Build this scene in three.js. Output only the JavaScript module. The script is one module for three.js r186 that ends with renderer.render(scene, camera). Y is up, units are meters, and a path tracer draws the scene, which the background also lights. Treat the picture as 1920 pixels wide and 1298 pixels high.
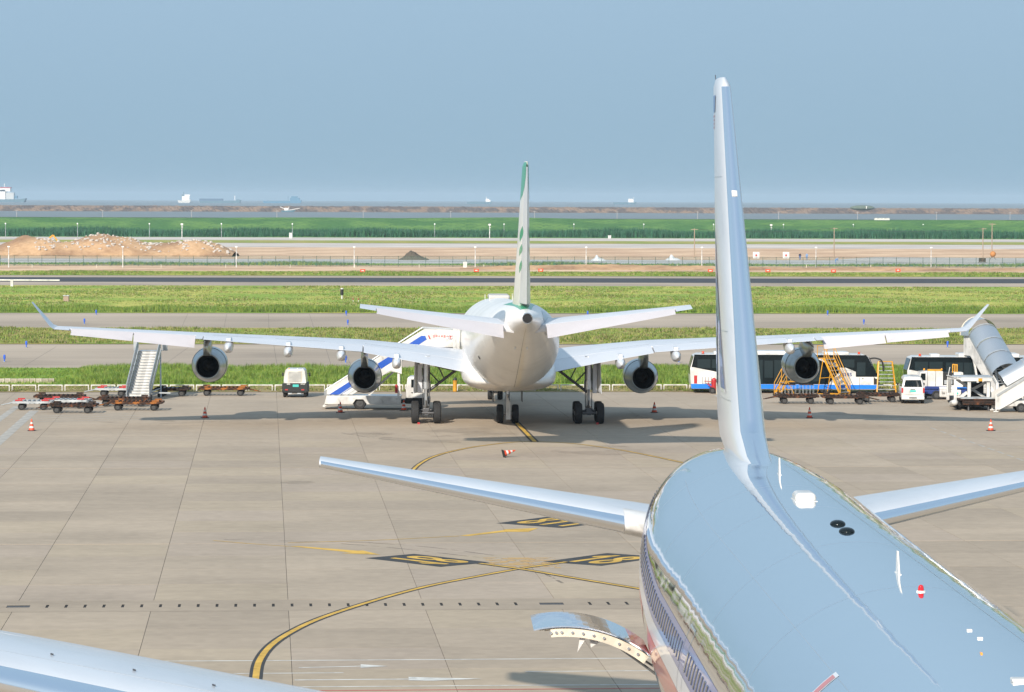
import * as THREE from 'three';
import { mergeGeometries, mergeVertices, toCreasedNormals } from 'three/addons/utils/BufferGeometryUtils.js';
import { RoundedBoxGeometry } from 'three/addons/geometries/RoundedBoxGeometry.js';
import { TessellateModifier } from 'three/addons/modifiers/TessellateModifier.js';
import { MarchingCubes } from 'three/addons/objects/MarchingCubes.js';
import { FontLoader } from 'three/addons/loaders/FontLoader.js';

// ---------------------------------------------------------------- camera, sky, sun, exposure
const F = 6270, EYE = 14.7, W0 = 1920, H0 = 1298;            // focal length in photograph pixels, eye height in metres
const scene = new THREE.Scene();
const camera = new THREE.PerspectiveCamera(2 * Math.atan(H0 / 2 / F) * 180 / Math.PI, W0 / H0, 1, 60000);
camera.position.set(0, EYE, 0);
camera.rotation.order = 'YXZ';
camera.rotation.set(-Math.atan(275 / F), 0, 0.0036);
camera.updateMatrixWorld(true);

const renderer = new THREE.WebGLRenderer({ antialias: true });
renderer.toneMapping = THREE.LinearToneMapping;
renderer.toneMappingExposure = 1.95;
renderer.shadowMap.enabled = true;

{ // hazy summer sky: air only, paler towards the horizon, a broad glow round the sun
  const w = 512, h = 256, d = new Float32Array(w * h * 4);
  const sd = new THREE.Vector3(-5.3, 7.8, 12.8).normalize();
  for (let j = 0; j < h; j++) {
    const el = ((j + 0.5) / h - 0.5) * Math.PI;
    for (let i = 0; i < w; i++) {
      const az = ((i + 0.5) / w - 0.5) * 2 * Math.PI;
      const v = [Math.cos(el) * Math.cos(az), Math.sin(el), Math.cos(el) * Math.sin(az)];
      const c = v[0] * sd.x + v[1] * sd.y + v[2] * sd.z;
      const g = 0.22 * Math.exp(-(1 - c) * 3.0);
      const hz = [0.154, 0.235, 0.300], mid = [0.183, 0.267, 0.348], hi = [0.216, 0.308, 0.398], ze = [0.145, 0.230, 0.345];
      const o = (j * w + i) * 4;
      for (let n = 0; n < 3; n++) {
        const e = el * 180 / Math.PI, up = e < 3.5 ? hz[n] + (mid[n] - hz[n]) * Math.max(0, e) / 3.5 : e < 14 ? mid[n] + (hi[n] - mid[n]) * (e - 3.5) / 10.5 : hi[n] + (ze[n] - hi[n]) * Math.pow((e - 14) / 76, 0.75);
        d[o + n] = el < 0 ? hz[n] : up + g * [1, 0.93, 0.82][n];
      }
      d[o + 3] = 1;
    }
  }
  const t = new THREE.DataTexture(d, w, h, THREE.RGBAFormat, THREE.FloatType);
  t.mapping = THREE.EquirectangularReflectionMapping;
  t.magFilter = t.minFilter = THREE.LinearFilter;
  t.needsUpdate = true;
  scene.background = t; scene.environment = t;
}
const sun = new THREE.DirectionalLight(new THREE.Color().setRGB(1, 0.92, 0.81), 3.2);
sun.position.set(-5.3 * 20, 7.8 * 20, 12.8 * 20 - 180);
sun.target.position.set(0, 0, -180);
sun.castShadow = true;
sun.shadow.radius = 2;
sun.shadow.mapSize.set(4096, 4096);
Object.assign(sun.shadow.camera, { left: -90, right: 90, top: 120, bottom: -120, near: 1, far: 900 });
scene.add(sun, sun.target);
scene.fog = new THREE.FogExp2(new THREE.Color().setRGB(0.62, 0.78, 0.92), 0.00005);

// ---------------------------------------------------------------- helpers
const { PI, sin, cos, tan, abs, min, max, hypot, floor, sqrt } = Math;
const rad = (a) => a * PI / 180;
const V = (x, y, z) => new THREE.Vector3(x, y, z);
let seed = 7;
const rnd = (a = 0, b = 1) => { seed = (seed * 1664525 + 1013904223) >>> 0; return a + (b - a) * seed / 4294967296; };
const font = await new FontLoader().loadAsync('fonts/droid/droid_sans_bold.typeface.json');

const rayDir = (px, py) => V(px - W0 / 2, H0 / 2 - py, -F).normalize().applyQuaternion(camera.quaternion);
function ground(px, py, h = 0) { const d = rayDir(px, py); return camera.position.clone().addScaledVector(d, (h - EYE) / d.y); }   // where a sight line meets height h
function atDepth(px, py, D) { const d = rayDir(px, py); return camera.position.clone().addScaledVector(d, -D / d.z); }

const taken = new Map();
function numbered(name) { const n = taken.get(name) ?? 0; taken.set(name, n + 1); return n ? name + '_' + String(n).padStart(3, '0') : name; }

function boxUV(g) {
  const p = g.attributes.position, n = g.attributes.normal, uv = new Float32Array(p.count * 2);
  for (let i = 0; i < p.count; i++) {
    const x = abs(n.getX(i)), y = abs(n.getY(i)), z = abs(n.getZ(i));
    if (y >= x && y >= z) { uv[2 * i] = p.getX(i); uv[2 * i + 1] = p.getZ(i); }
    else if (x >= z) { uv[2 * i] = p.getZ(i); uv[2 * i + 1] = p.getY(i); }
    else { uv[2 * i] = p.getX(i); uv[2 * i + 1] = p.getY(i); }
  }
  g.setAttribute('uv', new THREE.BufferAttribute(uv, 2));
}
function prep(g) {
  const keep = g.userData.keepUV;
  if (g.index) g = g.toNonIndexed();
  if (!g.attributes.normal) g.computeVertexNormals();
  if (!keep || !g.attributes.uv) boxUV(g);
  for (const k of Object.keys(g.attributes)) if (!['position', 'normal', 'uv'].includes(k)) g.deleteAttribute(k);
  g.morphAttributes = {};
  return g;
}
const join = (l) => (l.length > 1 ? mergeGeometries(l.map(prep)) : prep(l[0]));
function mk(name, geos, mat, parent = scene) {
  const m = new THREE.Mesh(Array.isArray(geos) ? join(geos) : prep(geos), mat);
  m.name = parent === scene ? numbered(name) : name;
  m.castShadow = m.receiveShadow = true;
  parent.add(m);
  return m;
}
function use(name, g, mat, parent) { const m = new THREE.Mesh(g, mat); m.name = name; m.castShadow = m.receiveShadow = true; parent.add(m); return m; }   // shares a prepared geometry
function tag(o, label, category, group) { o.userData = { ...o.userData, label, category }; if (group) o.userData.group = group; return o; }
function struct(o, kind = 'structure') { o.userData.kind = kind; return o; }
function thing(name, label, category, pos = [0, 0, 0], turn = 0, group) {
  const o = new THREE.Group(); o.name = numbered(name); scene.add(o);
  o.position.set(...pos); o.rotation.y = turn;
  return tag(o, label, category, group);
}
function dup(src, pos, turn, label) {
  const c = src.clone(); c.name = numbered(src.name.replace(/_\d{3}$/, '')); scene.add(c);
  c.userData = { ...src.userData, label: label ?? src.userData.label };
  c.position.set(...pos); c.rotation.y = turn ?? 0;
  return c;
}
const tr = (g, x = 0, y = 0, z = 0, rx = 0, ry = 0, rz = 0) => g.applyMatrix4(new THREE.Matrix4().makeRotationFromEuler(new THREE.Euler(rx, ry, rz)).setPosition(x, y, z));
const bx = (w, h, d, x = 0, y = 0, z = 0, rx = 0, ry = 0, rz = 0) => tr(new THREE.BoxGeometry(w, h, d), x, y, z, rx, ry, rz);
const rb = (w, h, d, r, x = 0, y = 0, z = 0, rx = 0, ry = 0, rz = 0) => tr(new RoundedBoxGeometry(w, h, d, 2, r), x, y, z, rx, ry, rz);
const cy = (r1, r2, h, x = 0, y = 0, z = 0, rx = 0, ry = 0, rz = 0, seg = 16) => tr(new THREE.CylinderGeometry(r1, r2, h, seg), x, y, z, rx, ry, rz);
const sp = (r, x = 0, y = 0, z = 0, a = 12, b = 8) => tr(new THREE.SphereGeometry(r, a, b), x, y, z);
const tor = (R, r, x = 0, y = 0, z = 0, rx = 0, ry = 0, rz = 0, a = 8, b = 24) => tr(new THREE.TorusGeometry(R, r, a, b), x, y, z, rx, ry, rz);
function bar(p, q, r, seg = 6) {
  const a = V(...p), b = V(...q), l = a.distanceTo(b);
  const g = new THREE.CylinderGeometry(r, r, l, seg);
  g.applyMatrix4(new THREE.Matrix4().compose(a.clone().add(b).multiplyScalar(0.5), new THREE.Quaternion().setFromUnitVectors(V(0, 1, 0), b.clone().sub(a).normalize()), V(1, 1, 1)));
  return g;
}
function beam(p, q, w, h) {          // square section between two points, w across, h upright
  const a = V(...p), b = V(...q), l = a.distanceTo(b);
  const m = new THREE.Matrix4().lookAt(a, b, abs(b.clone().sub(a).normalize().y) > 0.98 ? V(0, 0, 1) : V(0, 1, 0)).setPosition(a.clone().add(b).multiplyScalar(0.5));
  return new THREE.BoxGeometry(w, h, l).applyMatrix4(m);
}
function ext(pts, depth, z = 0, bevel = 0) { // outline in x,y pushed out by depth, centred on z
  const s = new THREE.Shape(pts.map((p) => new THREE.Vector2(p[0], p[1])));
  const g = new THREE.ExtrudeGeometry(s, { depth: depth - 2 * bevel, bevelEnabled: bevel > 0, bevelSize: bevel, bevelThickness: bevel, bevelOffset: -bevel, bevelSegments: 2, curveSegments: 8 });
  return g.translate(0, 0, z - depth / 2 + bevel);
}
function pchip(tab) {                 // smooth curve through [s, value] rows without overshoot
  const n = tab.length, m = new Array(n).fill(0), dl = [];
  for (let i = 0; i < n - 1; i++) dl[i] = (tab[i + 1][1] - tab[i][1]) / (tab[i + 1][0] - tab[i][0]);
  m[0] = dl[0]; m[n - 1] = dl[n - 2];
  for (let i = 1; i < n - 1; i++) m[i] = dl[i - 1] * dl[i] <= 0 ? 0 : 2 * dl[i - 1] * dl[i] / (dl[i - 1] + dl[i]);
  return (s) => {
    s = min(max(s, tab[0][0]), tab[n - 1][0]);
    let i = 0; while (i < n - 2 && s > tab[i + 1][0]) i++;
    const h = tab[i + 1][0] - tab[i][0], t = (s - tab[i][0]) / h, t2 = t * t, t3 = t2 * t;
    return (2 * t3 - 3 * t2 + 1) * tab[i][1] + (t3 - 2 * t2 + t) * h * m[i] + (3 * t2 - 2 * t3) * tab[i + 1][1] + (t3 - t2) * h * m[i + 1];
  };
}
// rows of points to a surface; wrap joins the last column to the first; caps close the ends
function skin(rows, { wrap = true, caps = true, skip } = {}) {
  const R = rows.length, C = rows[0].length, pos = [], uv = [], idx = [];
  for (let r = 0; r < R; r++) {
    let acc = 0;
    for (let c = 0; c <= (wrap ? C : C - 1); c++) {
      const p = rows[r][c % C];
      if (c) acc += p.distanceTo(rows[r][(c - 1) % C]);
      pos.push(p.x, p.y, p.z); uv.push(acc, r ? 0 : 0);
    }
  }
  const N = wrap ? C + 1 : C;
  for (let c = 0; c < N; c++) { let a = 0; for (let r = 0; r < R; r++) { if (r) a += rows[r][c % C].distanceTo(rows[r - 1][c % C]); uv[(r * N + c) * 2 + 1] = a; } }
  for (let r = 0; r < R - 1; r++) for (let c = 0; c < N - 1; c++) {
    if (skip && skip(r, c)) continue;
    const a = r * N + c, b = a + 1, d = a + N, e = d + 1;
    idx.push(a, d, b, b, d, e);
  }
  const g = new THREE.BufferGeometry();
  g.setAttribute('position', new THREE.Float32BufferAttribute(pos, 3));
  g.setAttribute('uv', new THREE.Float32BufferAttribute(uv, 2));
  g.setIndex(idx);
  g.computeVertexNormals();
  if (wrap) { const n = g.attributes.normal; for (let r = 0; r < R; r++) { const a = r * N, b = a + N - 1, v = V(n.getX(a) + n.getX(b), n.getY(a) + n.getY(b), n.getZ(a) + n.getZ(b)).normalize(); n.setXYZ(a, v.x, v.y, v.z); n.setXYZ(b, v.x, v.y, v.z); } }
  g.userData.keepUV = true;
  const out = [g];
  if (caps) for (const r of [0, R - 1]) {
    const c = V(0, 0, 0); rows[r].forEach((p) => c.add(p)); c.divideScalar(C);
    const q = [];
    for (let i = 0; i < C; i++) { const a = rows[r][i], b = rows[r][(i + 1) % C]; q.push(c.x, c.y, c.z, a.x, a.y, a.z, b.x, b.y, b.z); }
    const k = new THREE.BufferGeometry(); k.setAttribute('position', new THREE.Float32BufferAttribute(q, 3)); k.computeVertexNormals(); out.push(k);
  }
  const m = out.length > 1 ? mergeGeometries(out.map(prep)) : prep(out[0]);
  m.userData.keepUV = true;
  return m;
}
// ---- materials
function fbmTile(n, cells, oct, sd) {   // tileable value noise, n x n, 0..1
  const out = new Float32Array(n * n); let amp = 1, tot = 0, s = sd * 977 + 13;
  for (let o = 0; o < oct; o++) {
    const cx = cells[0] << o, cz = cells[1] << o, L = new Float32Array(cx * cz);
    for (let i = 0; i < L.length; i++) { s = (s * 1664525 + 1013904223) >>> 0; L[i] = s / 4294967296; }
    for (let y = 0; y < n; y++) {
      const fy = y / n * cz, y0 = floor(fy), ty = fy - y0, wy = ty * ty * (3 - 2 * ty), ya = y0 % cz, yb = (y0 + 1) % cz;
      for (let x = 0; x < n; x++) {
        const fx = x / n * cx, x0 = floor(fx), tx = fx - x0, wx = tx * tx * (3 - 2 * tx), xa = x0 % cx, xb = (x0 + 1) % cx;
        const a = L[ya * cx + xa], b = L[ya * cx + xb], c = L[yb * cx + xa], e = L[yb * cx + xb];
        out[y * n + x] += amp * (a + (b - a) * wx + (c - a) * wy + (a - b - c + e) * wx * wy);
      }
    }
    tot += amp; amp *= 0.55;
  }
  for (let i = 0; i < out.length; i++) out[i] /= tot;
  return out;
}
function tex(n, metres, fn, srgb = true) {   // fn(i) -> [r,g,b] 0..1 (sRGB for colour)
  const d = new Uint8Array(n * n * 4);
  for (let i = 0; i < n * n; i++) { const c = fn(i, i % n, floor(i / n)); d[4 * i] = max(0, min(255, c[0] * 255)); d[4 * i + 1] = max(0, min(255, c[1] * 255)); d[4 * i + 2] = max(0, min(255, c[2] * 255)); d[4 * i + 3] = 255; }
  const t = new THREE.DataTexture(d, n, n);
  t.wrapS = t.wrapT = THREE.RepeatWrapping; t.magFilter = t.minFilter = THREE.LinearFilter;
  if (srgb) t.colorSpace = THREE.SRGBColorSpace;
  t.repeat.set(1 / metres, 1 / metres); t.needsUpdate = true;
  return t;
}
const mix3 = (a, b, t) => [a[0] + (b[0] - a[0]) * t, a[1] + (b[1] - a[1]) * t, a[2] + (b[2] - a[2]) * t];
const ss = (a, b, x) => { const t = min(1, max(0, (x - a) / (b - a))); return t * t * (3 - 2 * t); };
const S = (r, g, b) => new THREE.Color().setRGB(r, g, b);
const std = (c, rough = 0.6, metal = 0, o = {}) => new THREE.MeshStandardMaterial({ color: c, roughness: rough, metalness: metal, ...o });
const phy = (c, rough = 0.4, o = {}) => new THREE.MeshPhysicalMaterial({ color: c, roughness: rough, ...o });

const nA = fbmTile(512, [4, 4], 6, 1), nB = fbmTile(512, [8, 8], 6, 2), nC = fbmTile(512, [3, 3], 5, 3), nF = fbmTile(512, [64, 64], 3, 4), nS = fbmTile(512, [2, 40], 5, 5);
const dirt = tex(512, 3, (i) => { const k = 0.86 + 0.14 * ss(0.25, 0.7, nA[i]) - 0.10 * ss(0.62, 0.8, nB[i]); return [k, k * 0.995, k * 0.98]; });
const dirtSoft = tex(512, 9, (i) => { const k = 0.955 + 0.045 * ss(0.25, 0.7, nC[i]) - 0.03 * ss(0.6, 0.8, nB[i]); return [k, k * 0.997, k * 0.99]; });
const rustT = tex(512, 1.6, (i) => mix3([0.36, 0.24, 0.17], [0.14, 0.11, 0.095], ss(0.38, 0.62, nA[i])).map((v, c) => v + (ss(0.6, 0.75, nB[i]) * [0.22, 0.11, 0.02][c])));
const rustO = tex(512, 1.2, (i) => mix3([0.66, 0.42, 0.18], [0.22, 0.14, 0.10], ss(0.40, 0.62, nA[i])));
const fineB = tex(512, 1.0, (i) => { const k = 0.5 * nF[i] + 0.5 * nB[i]; return [k, k, k]; }, false);
const nW = fbmTile(512, [7, 12], 2, 9);
const wobble = tex(512, 11.0, (i) => [nW[i], nW[i], nW[i]], false);

const M = {
  concreteBump: null,
  white: phy(S(0.70, 0.69, 0.68), 0.32, { clearcoat: 0.4, clearcoatRoughness: 0.15, map: dirt }),
  plainWhite: std(S(0.68, 0.67, 0.66), 0.5, 0, { map: dirt }),
  airWhite: phy(S(0.80, 0.785, 0.76), 0.32, { clearcoat: 0.35, clearcoatRoughness: 0.15, map: dirtSoft }),
  wingGrey: phy(S(0.60, 0.61, 0.65), 0.30, { clearcoat: 0.3, clearcoatRoughness: 0.2, map: dirtSoft }),
  flap: phy(S(0.52, 0.49, 0.51), 0.35, { clearcoat: 0.3, clearcoatRoughness: 0.2, map: dirtSoft }),
  nacelle: phy(S(0.30, 0.35, 0.38), 0.28, { metalness: 0.45, clearcoat: 0.4, clearcoatRoughness: 0.15, map: dirt }),
  alu: std(S(0.88, 0.90, 0.92), 0.045, 1, { bumpMap: wobble, bumpScale: 0.0045 }),
  aluFlat: std(S(0.85, 0.87, 0.90), 0.22, 1),
  aluDull: std(S(0.62, 0.64, 0.66), 0.38, 0.85, { map: dirtSoft }),
  greyPaint: phy(S(0.60, 0.62, 0.66), 0.30, { metalness: 0.08, clearcoat: 0.5, clearcoatRoughness: 0.2, map: dirtSoft }),
  steel: std(S(0.55, 0.56, 0.57), 0.32, 0.9),
  darkSteel: std(S(0.10, 0.10, 0.105), 0.5, 0.6),
  soot: std(S(0.012, 0.012, 0.013), 0.9),
  tyre: std(S(0.018, 0.018, 0.019), 0.85, 0, { bumpMap: fineB, bumpScale: 0.003 }),
  hub: std(S(0.42, 0.42, 0.42), 0.5, 0.4), rimDark: std(S(0.05, 0.05, 0.05), 0.7),
  black: std(S(0.010, 0.010, 0.011), 0.6),
  glass: phy(S(0.008, 0.012, 0.014), 0.10, { specularIntensity: 0.3 }),
  tint: phy(S(0.018, 0.028, 0.032), 0.08, { specularIntensity: 0.45 }),
  green: phy(S(0.01, 0.30, 0.14), 0.35, { clearcoat: 0.4 }),
  blue: phy(S(0.015, 0.08, 0.40), 0.35, { clearcoat: 0.4 }),
  busBlue: phy(S(0.01, 0.17, 0.62), 0.32, { clearcoat: 0.5 }),
  navy: phy(S(0.015, 0.035, 0.16), 0.4, { clearcoat: 0.4 }),
  red: phy(S(0.38, 0.02, 0.02), 0.4, { clearcoat: 0.3 }),
  orange: std(S(0.58, 0.06, 0.015), 0.55),
  yellow: std(S(0.62, 0.30, 0.02), 0.5, 0, { map: dirt }),
  amber: phy(S(0.75, 0.30, 0.02), 0.25, { clearcoat: 0.6 }),
  teal: std(S(0.05, 0.42, 0.38), 0.5),
  rust: std(S(0.55, 0.50, 0.48), 0.85, 0.1, { map: rustT }),
  rustOrange: std(S(0.72, 0.66, 0.60), 0.8, 0.1, { map: rustO }),
  galv: std(S(0.50, 0.53, 0.56), 0.45, 0.5, { map: dirt }),
  beige: std(S(0.62, 0.56, 0.46), 0.5, 0, { map: dirt }),
  lamp: std(S(0.75, 0.75, 0.72), 0.4),
  bluePlastic: std(S(0.03, 0.10, 0.48), 0.4),
  skin: std(S(0.45, 0.27, 0.19), 0.6),
};
// ---------------------------------------------------------------- ground, apron, taxiways, sea
const YAW = Math.atan((960 - 497) / F);                        // the apron grid leans this much to the left of the view
const dv = V(-sin(YAW), 0, -cos(YAW)), ev = V(cos(YAW), 0, -sin(YAW));
const tOf = (p) => p.dot(dv), oOf = (p) => p.dot(ev);
const G = (o, t, y = 0) => V(ev.x * o + dv.x * t, y, ev.z * o + dv.z * t);
const T = (py, px = 960) => tOf(ground(px, py));               // distance along the grid of a picture row

function quadStrip(name, o0, o1, t0, t1, y, mat, parent, div = 1) {
  const pos = [], uv = [];
  for (let k = 0; k < div; k++) {
    const a = t0 + (t1 - t0) * k / div, b = t0 + (t1 - t0) * (k + 1) / div;
    const P = [[o0, a], [o1, a], [o1, b], [o0, a], [o1, b], [o0, b]];
    for (const [o, t] of P) { const p = G(o, t, y); pos.push(p.x, p.y, p.z); uv.push(o, t); }
  }
  const g = new THREE.BufferGeometry();
  g.setAttribute('position', new THREE.Float32BufferAttribute(pos, 3));
  g.setAttribute('uv', new THREE.Float32BufferAttribute(uv, 2));
  g.computeVertexNormals(); g.userData.keepUV = true;
  return mk(name, g, mat, parent);
}
const concT = tex(512, 23, (i) => { const k = 0.91 + 0.12 * (nA[i] - 0.5) + 0.06 * (nS[i] - 0.5) + 0.08 * (nF[i] - 0.5) - 0.05 * ss(0.60, 0.78, nC[i]); return [k, k * 0.985, k * 0.965]; });
const concT2 = tex(512, 90, (i) => { const k = 0.90 + 0.20 * (nA[i] - 0.5) + 0.14 * (nS[i] - 0.5) - 0.06 * ss(0.58, 0.72, nC[i]); return [k, k * 0.98, k * 0.955]; });
const conc = (k, b = 1) => std(S(0.42 * k, 0.352 * k, 0.275 * k * b), 0.9, 0, { map: concT, bumpMap: fineB, bumpScale: 0.002 });
const concTones = [conc(1), conc(0.95), conc(1.04), conc(0.98, 1.03), conc(0.91), conc(1.02, 0.97)];
const concFar = std(S(0.44, 0.375, 0.305), 0.92, 0, { map: concT2 });
const filler = std(S(0.13, 0.115, 0.10), 0.95);

const soilT = tex(512, 40, (i) => mix3([0.70, 0.58, 0.45], [0.56, 0.45, 0.35], ss(0.35, 0.65, nA[i])).map((v) => v + 0.12 * (nF[i] - 0.5)));
const soil = std(S(0.98, 0.94, 0.90), 0.95, 0, { map: soilT });
const grassTex = (a, b, c, m) => tex(512, m, (i) => { let k = mix3(a, b, ss(0.36, 0.62, nA[i])); k = mix3(k, c, ss(0.55, 0.72, nB[(i * 7 + 911) % nB.length & 262143])); return k.map((v) => v + 0.10 * (nF[i] - 0.5)); });
const grassM = {
  lush: std(S(1, 1, 1), 0.95, 0, { map: grassTex([0.42, 0.55, 0.10], [0.52, 0.62, 0.14], [0.34, 0.48, 0.10], 26) }),
  dry: std(S(1, 1, 1), 0.95, 0, { map: grassTex([0.62, 0.58, 0.28], [0.46, 0.54, 0.16], [0.58, 0.48, 0.30], 34) }),
  field: std(S(1, 1, 1), 0.95, 0, { map: grassTex([0.50, 0.60, 0.18], [0.68, 0.66, 0.30], [0.42, 0.55, 0.12], 60) }),
  bank: std(S(1, 1, 1), 0.95, 0, { map: grassTex([0.25, 0.42, 0.19], [0.36, 0.50, 0.23], [0.18, 0.36, 0.17], 70) }),
};

// wide land under everything, then the sea beyond the shore bank
{
  const g = new THREE.PlaneGeometry(9000, 3200).rotateX(-PI / 2).translate(0, -0.16, 190);
  struct(mk('ground', g, soil));
  const waveT = tex(512, 60, (i) => { const k = 0.5 + 0.5 * (nS[i] - 0.5) + 0.4 * (nF[i] - 0.5); return [k, k, k]; }, false);
  const w = new THREE.PlaneGeometry(40000, 24000).rotateX(-PI / 2).translate(0, -0.5, -1300 - 12000);
  struct(mk('sea', w, phy(S(0.13, 0.135, 0.12), 0.35, { bumpMap: waveT, bumpScale: 0.12 })));
}
const tEdge = T(735);                                          // where the apron ends at the white railing
{ // apron beyond the slabs in view (under and beside them)
  const a = quadStrip('apron', -420, 420, -260, tEdge, -0.03, concFar, scene);
  struct(a);
  const tD0 = T(1145, 640), tD1 = T(1124, 640), o0 = oOf(ground(540, 1130)), SP = 4.9;
  const rows = [];
  for (let t = tD0; t > 78; t -= 5) rows.push([t - 5, t]);
  for (let t = tD1; t < tEdge - 0.1; t += 5.02) rows.push([t, min(t + 5.02, tEdge)]);
  const tJ1 = T(1018, 700), tJ2 = T(877, 500);
  quadStrip('joint_filler', -62, 75, 72, tEdge, -0.017, filler, a);
  const seen = (o, t) => { const p = G(o, t), D = -p.z; return D > 86 && abs(p.x) < 0.1531 * D + 5; };
  const far = [];
  let count = 0;
  for (const [t0, t1] of rows) {
    for (let k = -16; k < 16; k++) {
      const oa = o0 + k * SP, ob = oa + SP;
      if (oa < -62 || ob > 75) continue;
      const vis = seen((oa + ob) / 2, (t0 + t1) / 2);
      const g0 = 0.008, wide = abs(t1 - tJ1) < 2.6 || abs(t1 - tJ2) < 2.6 ? 0.10 : g0;
      const gL = g0 + 0.003;
      const h = rnd(-0.002, 0.002);
      const A = G(oa + gL, t0 + g0), B = G(ob - g0, t0 + g0), C = G(ob - g0, t1 - wide), E = G(oa + gL, t1 - wide), y0 = -0.028;
      const pos = [], uv = [], quad = (a1, b1, c1, d1, f) => { for (const p of [a1, b1, c1, a1, c1, d1]) { pos.push(p[0].x, p[1], p[0].z); uv.push(...f(p)); } };
      const top = h, f = (p) => [oOf(p[0]), tOf(p[0])], pts = [A, B, C, E];
      quad([A, top], [B, top], [C, top], [E, top], f);
      for (let e = 0; e < 4; e++) { const p = pts[e], q = pts[(e + 1) % 4]; quad([p, y0], [q, y0], [q, top], [p, top], f); }
      const g = new THREE.BufferGeometry();
      g.setAttribute('position', new THREE.Float32BufferAttribute(pos, 3)); g.setAttribute('uv', new THREE.Float32BufferAttribute(uv, 2));
      g.computeVertexNormals(); g.userData.keepUV = true;
      const mat = concTones[floor(rnd(0, 6))];
      if (vis && count < 295 && t1 < 205) { mk('slab', g, mat, a); count++; } else far.push(g);
    }
  }
  const fs = mk('distant_slabs', far, concTones[0], a); fs.userData.kind = 'stuff';

  // slot drain: a concrete channel with a slot every 0.68 m and long gratings let into it
  const sh = new THREE.Shape([[-40, tD0 + 0.02], [60, tD0 + 0.02], [60, tD1 - 0.02], [-40, tD1 - 0.02]].map((p) => new THREE.Vector2(...p)));
  const oS = oOf(ground(90, 1134)), tm = (tD0 + tD1) / 2, dO = (oOf(ground(407, 1133)) - oS) / 9;
  const gl = [[15, 60], [1012, 1055]].map(([x0, x1]) => [oOf(ground(x0, 1133)), oOf(ground(x1, 1130))]);
  const hole = (x0, x1, w) => { const p = new THREE.Path([[x0, tm - w], [x1, tm - w], [x1, tm + w], [x0, tm + w]].map((q) => new THREE.Vector2(...q))); sh.holes.push(p); };
  for (const [x0, x1] of gl) hole(x0, x1, 0.30);
  for (let k = -12; k < 52; k++) { const x = oS + k * dO; if (gl.some(([p, q]) => x > p - 0.3 && x < q + 0.3)) continue; hole(x - 0.05, x + 0.05, 0.42); }
  let dg = new THREE.ShapeGeometry(sh);
  { const p = dg.attributes.position, uv = dg.attributes.uv; for (let i = 0; i < p.count; i++) { const o = p.getX(i), t = p.getY(i), q = G(o, t, 0); uv.setXY(i, o, t); p.setXYZ(i, q.x, 0, q.z); } dg.computeVertexNormals(); dg.userData.keepUV = true; }
  const dr = mk('slot_drain', dg, concTones[4], a);
  quadStrip('drain_channel', -40, 60, tm - 0.5, tm + 0.5, -0.013, std(S(0.012, 0.011, 0.010), 0.95), dr);
  for (const [x0, x1] of gl) for (let k = 0; k < 5; k++) { const p = G((x0 + x1) / 2, tm - 0.24 + k * 0.12, -0.012), q = bx(x1 - x0, 0.012, 0.05); q.rotateY(YAW); mk('grating_bar', q.translate(p.x, p.y, p.z), M.darkSteel, dr); }
}
// taxiways, grass and works strips, front to back, each butting the next
const strip = (name, y0, y1, mat, lvl, half) => struct(quadStrip(name, -half, half, T(y0), T(y1), lvl, mat, scene));
strip('verge', 735.4, 722, std(S(1, 1, 1), 0.95, 0, { map: grassTex([0.60, 0.52, 0.36], [0.50, 0.44, 0.28], [0.42, 0.42, 0.18], 9) }), 0.03, 420);
strip('grass_strip', 722, 691, grassM.lush, 0.05, 420);
const taxiA = strip('taxiway', 691, 646, concFar, 0, 460);
strip('grass_strip', 646, 616, grassM.dry, 0.05, 480);
const taxiB = strip('taxiway', 616, 588, concFar, 0, 520);
strip('grass_strip', 588, 537, grassM.field, 0.05, 620);
strip('runway_shoulder', 537, 530, concFar, 0.0, 640);
strip('runway', 530, 521.5, std(S(0.035, 0.037, 0.042), 0.85), 0.004, 640);
strip('runway_shoulder', 521.5, 518, concFar, 0.0, 650);
strip('grass_strip', 518, 510, grassM.field, 0.05, 700);
const soilPale = std(S(1.0, 0.97, 0.94), 0.95, 0, { map: tex(512, 55, (i) => mix3([0.80, 0.69, 0.57], [0.70, 0.58, 0.47], ss(0.35, 0.65, nA[i])).map((v) => v + 0.10 * (nF[i] - 0.5))) });
strip('works_ground', 510, 498, soilPale, 0.02, 760);
strip('grass_strip', 498, 495, grassM.lush, 0.05, 780);
const pale = std(S(0.60, 0.58, 0.57), 0.8, 0, { map: concT2 });
strip('muddy_water', 495, 487, phy(S(0.60, 0.58, 0.58), 0.55, { map: concT }), 0.02, 800);
strip('works_ground', 487, 465, soilPale, 0.03, 900);
strip('perimeter_road', 465, 457, std(S(0.62, 0.58, 0.55), 0.9, 0, { map: concT2 }), 0.02, 1000);
strip('grass_strip', 457, 452, grassM.dry, 0.05, 1100);
strip('perimeter_road', 452, 446.5, std(S(0.62, 0.58, 0.55), 0.9, 0, { map: concT2 }), 0.02, 1200);
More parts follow.
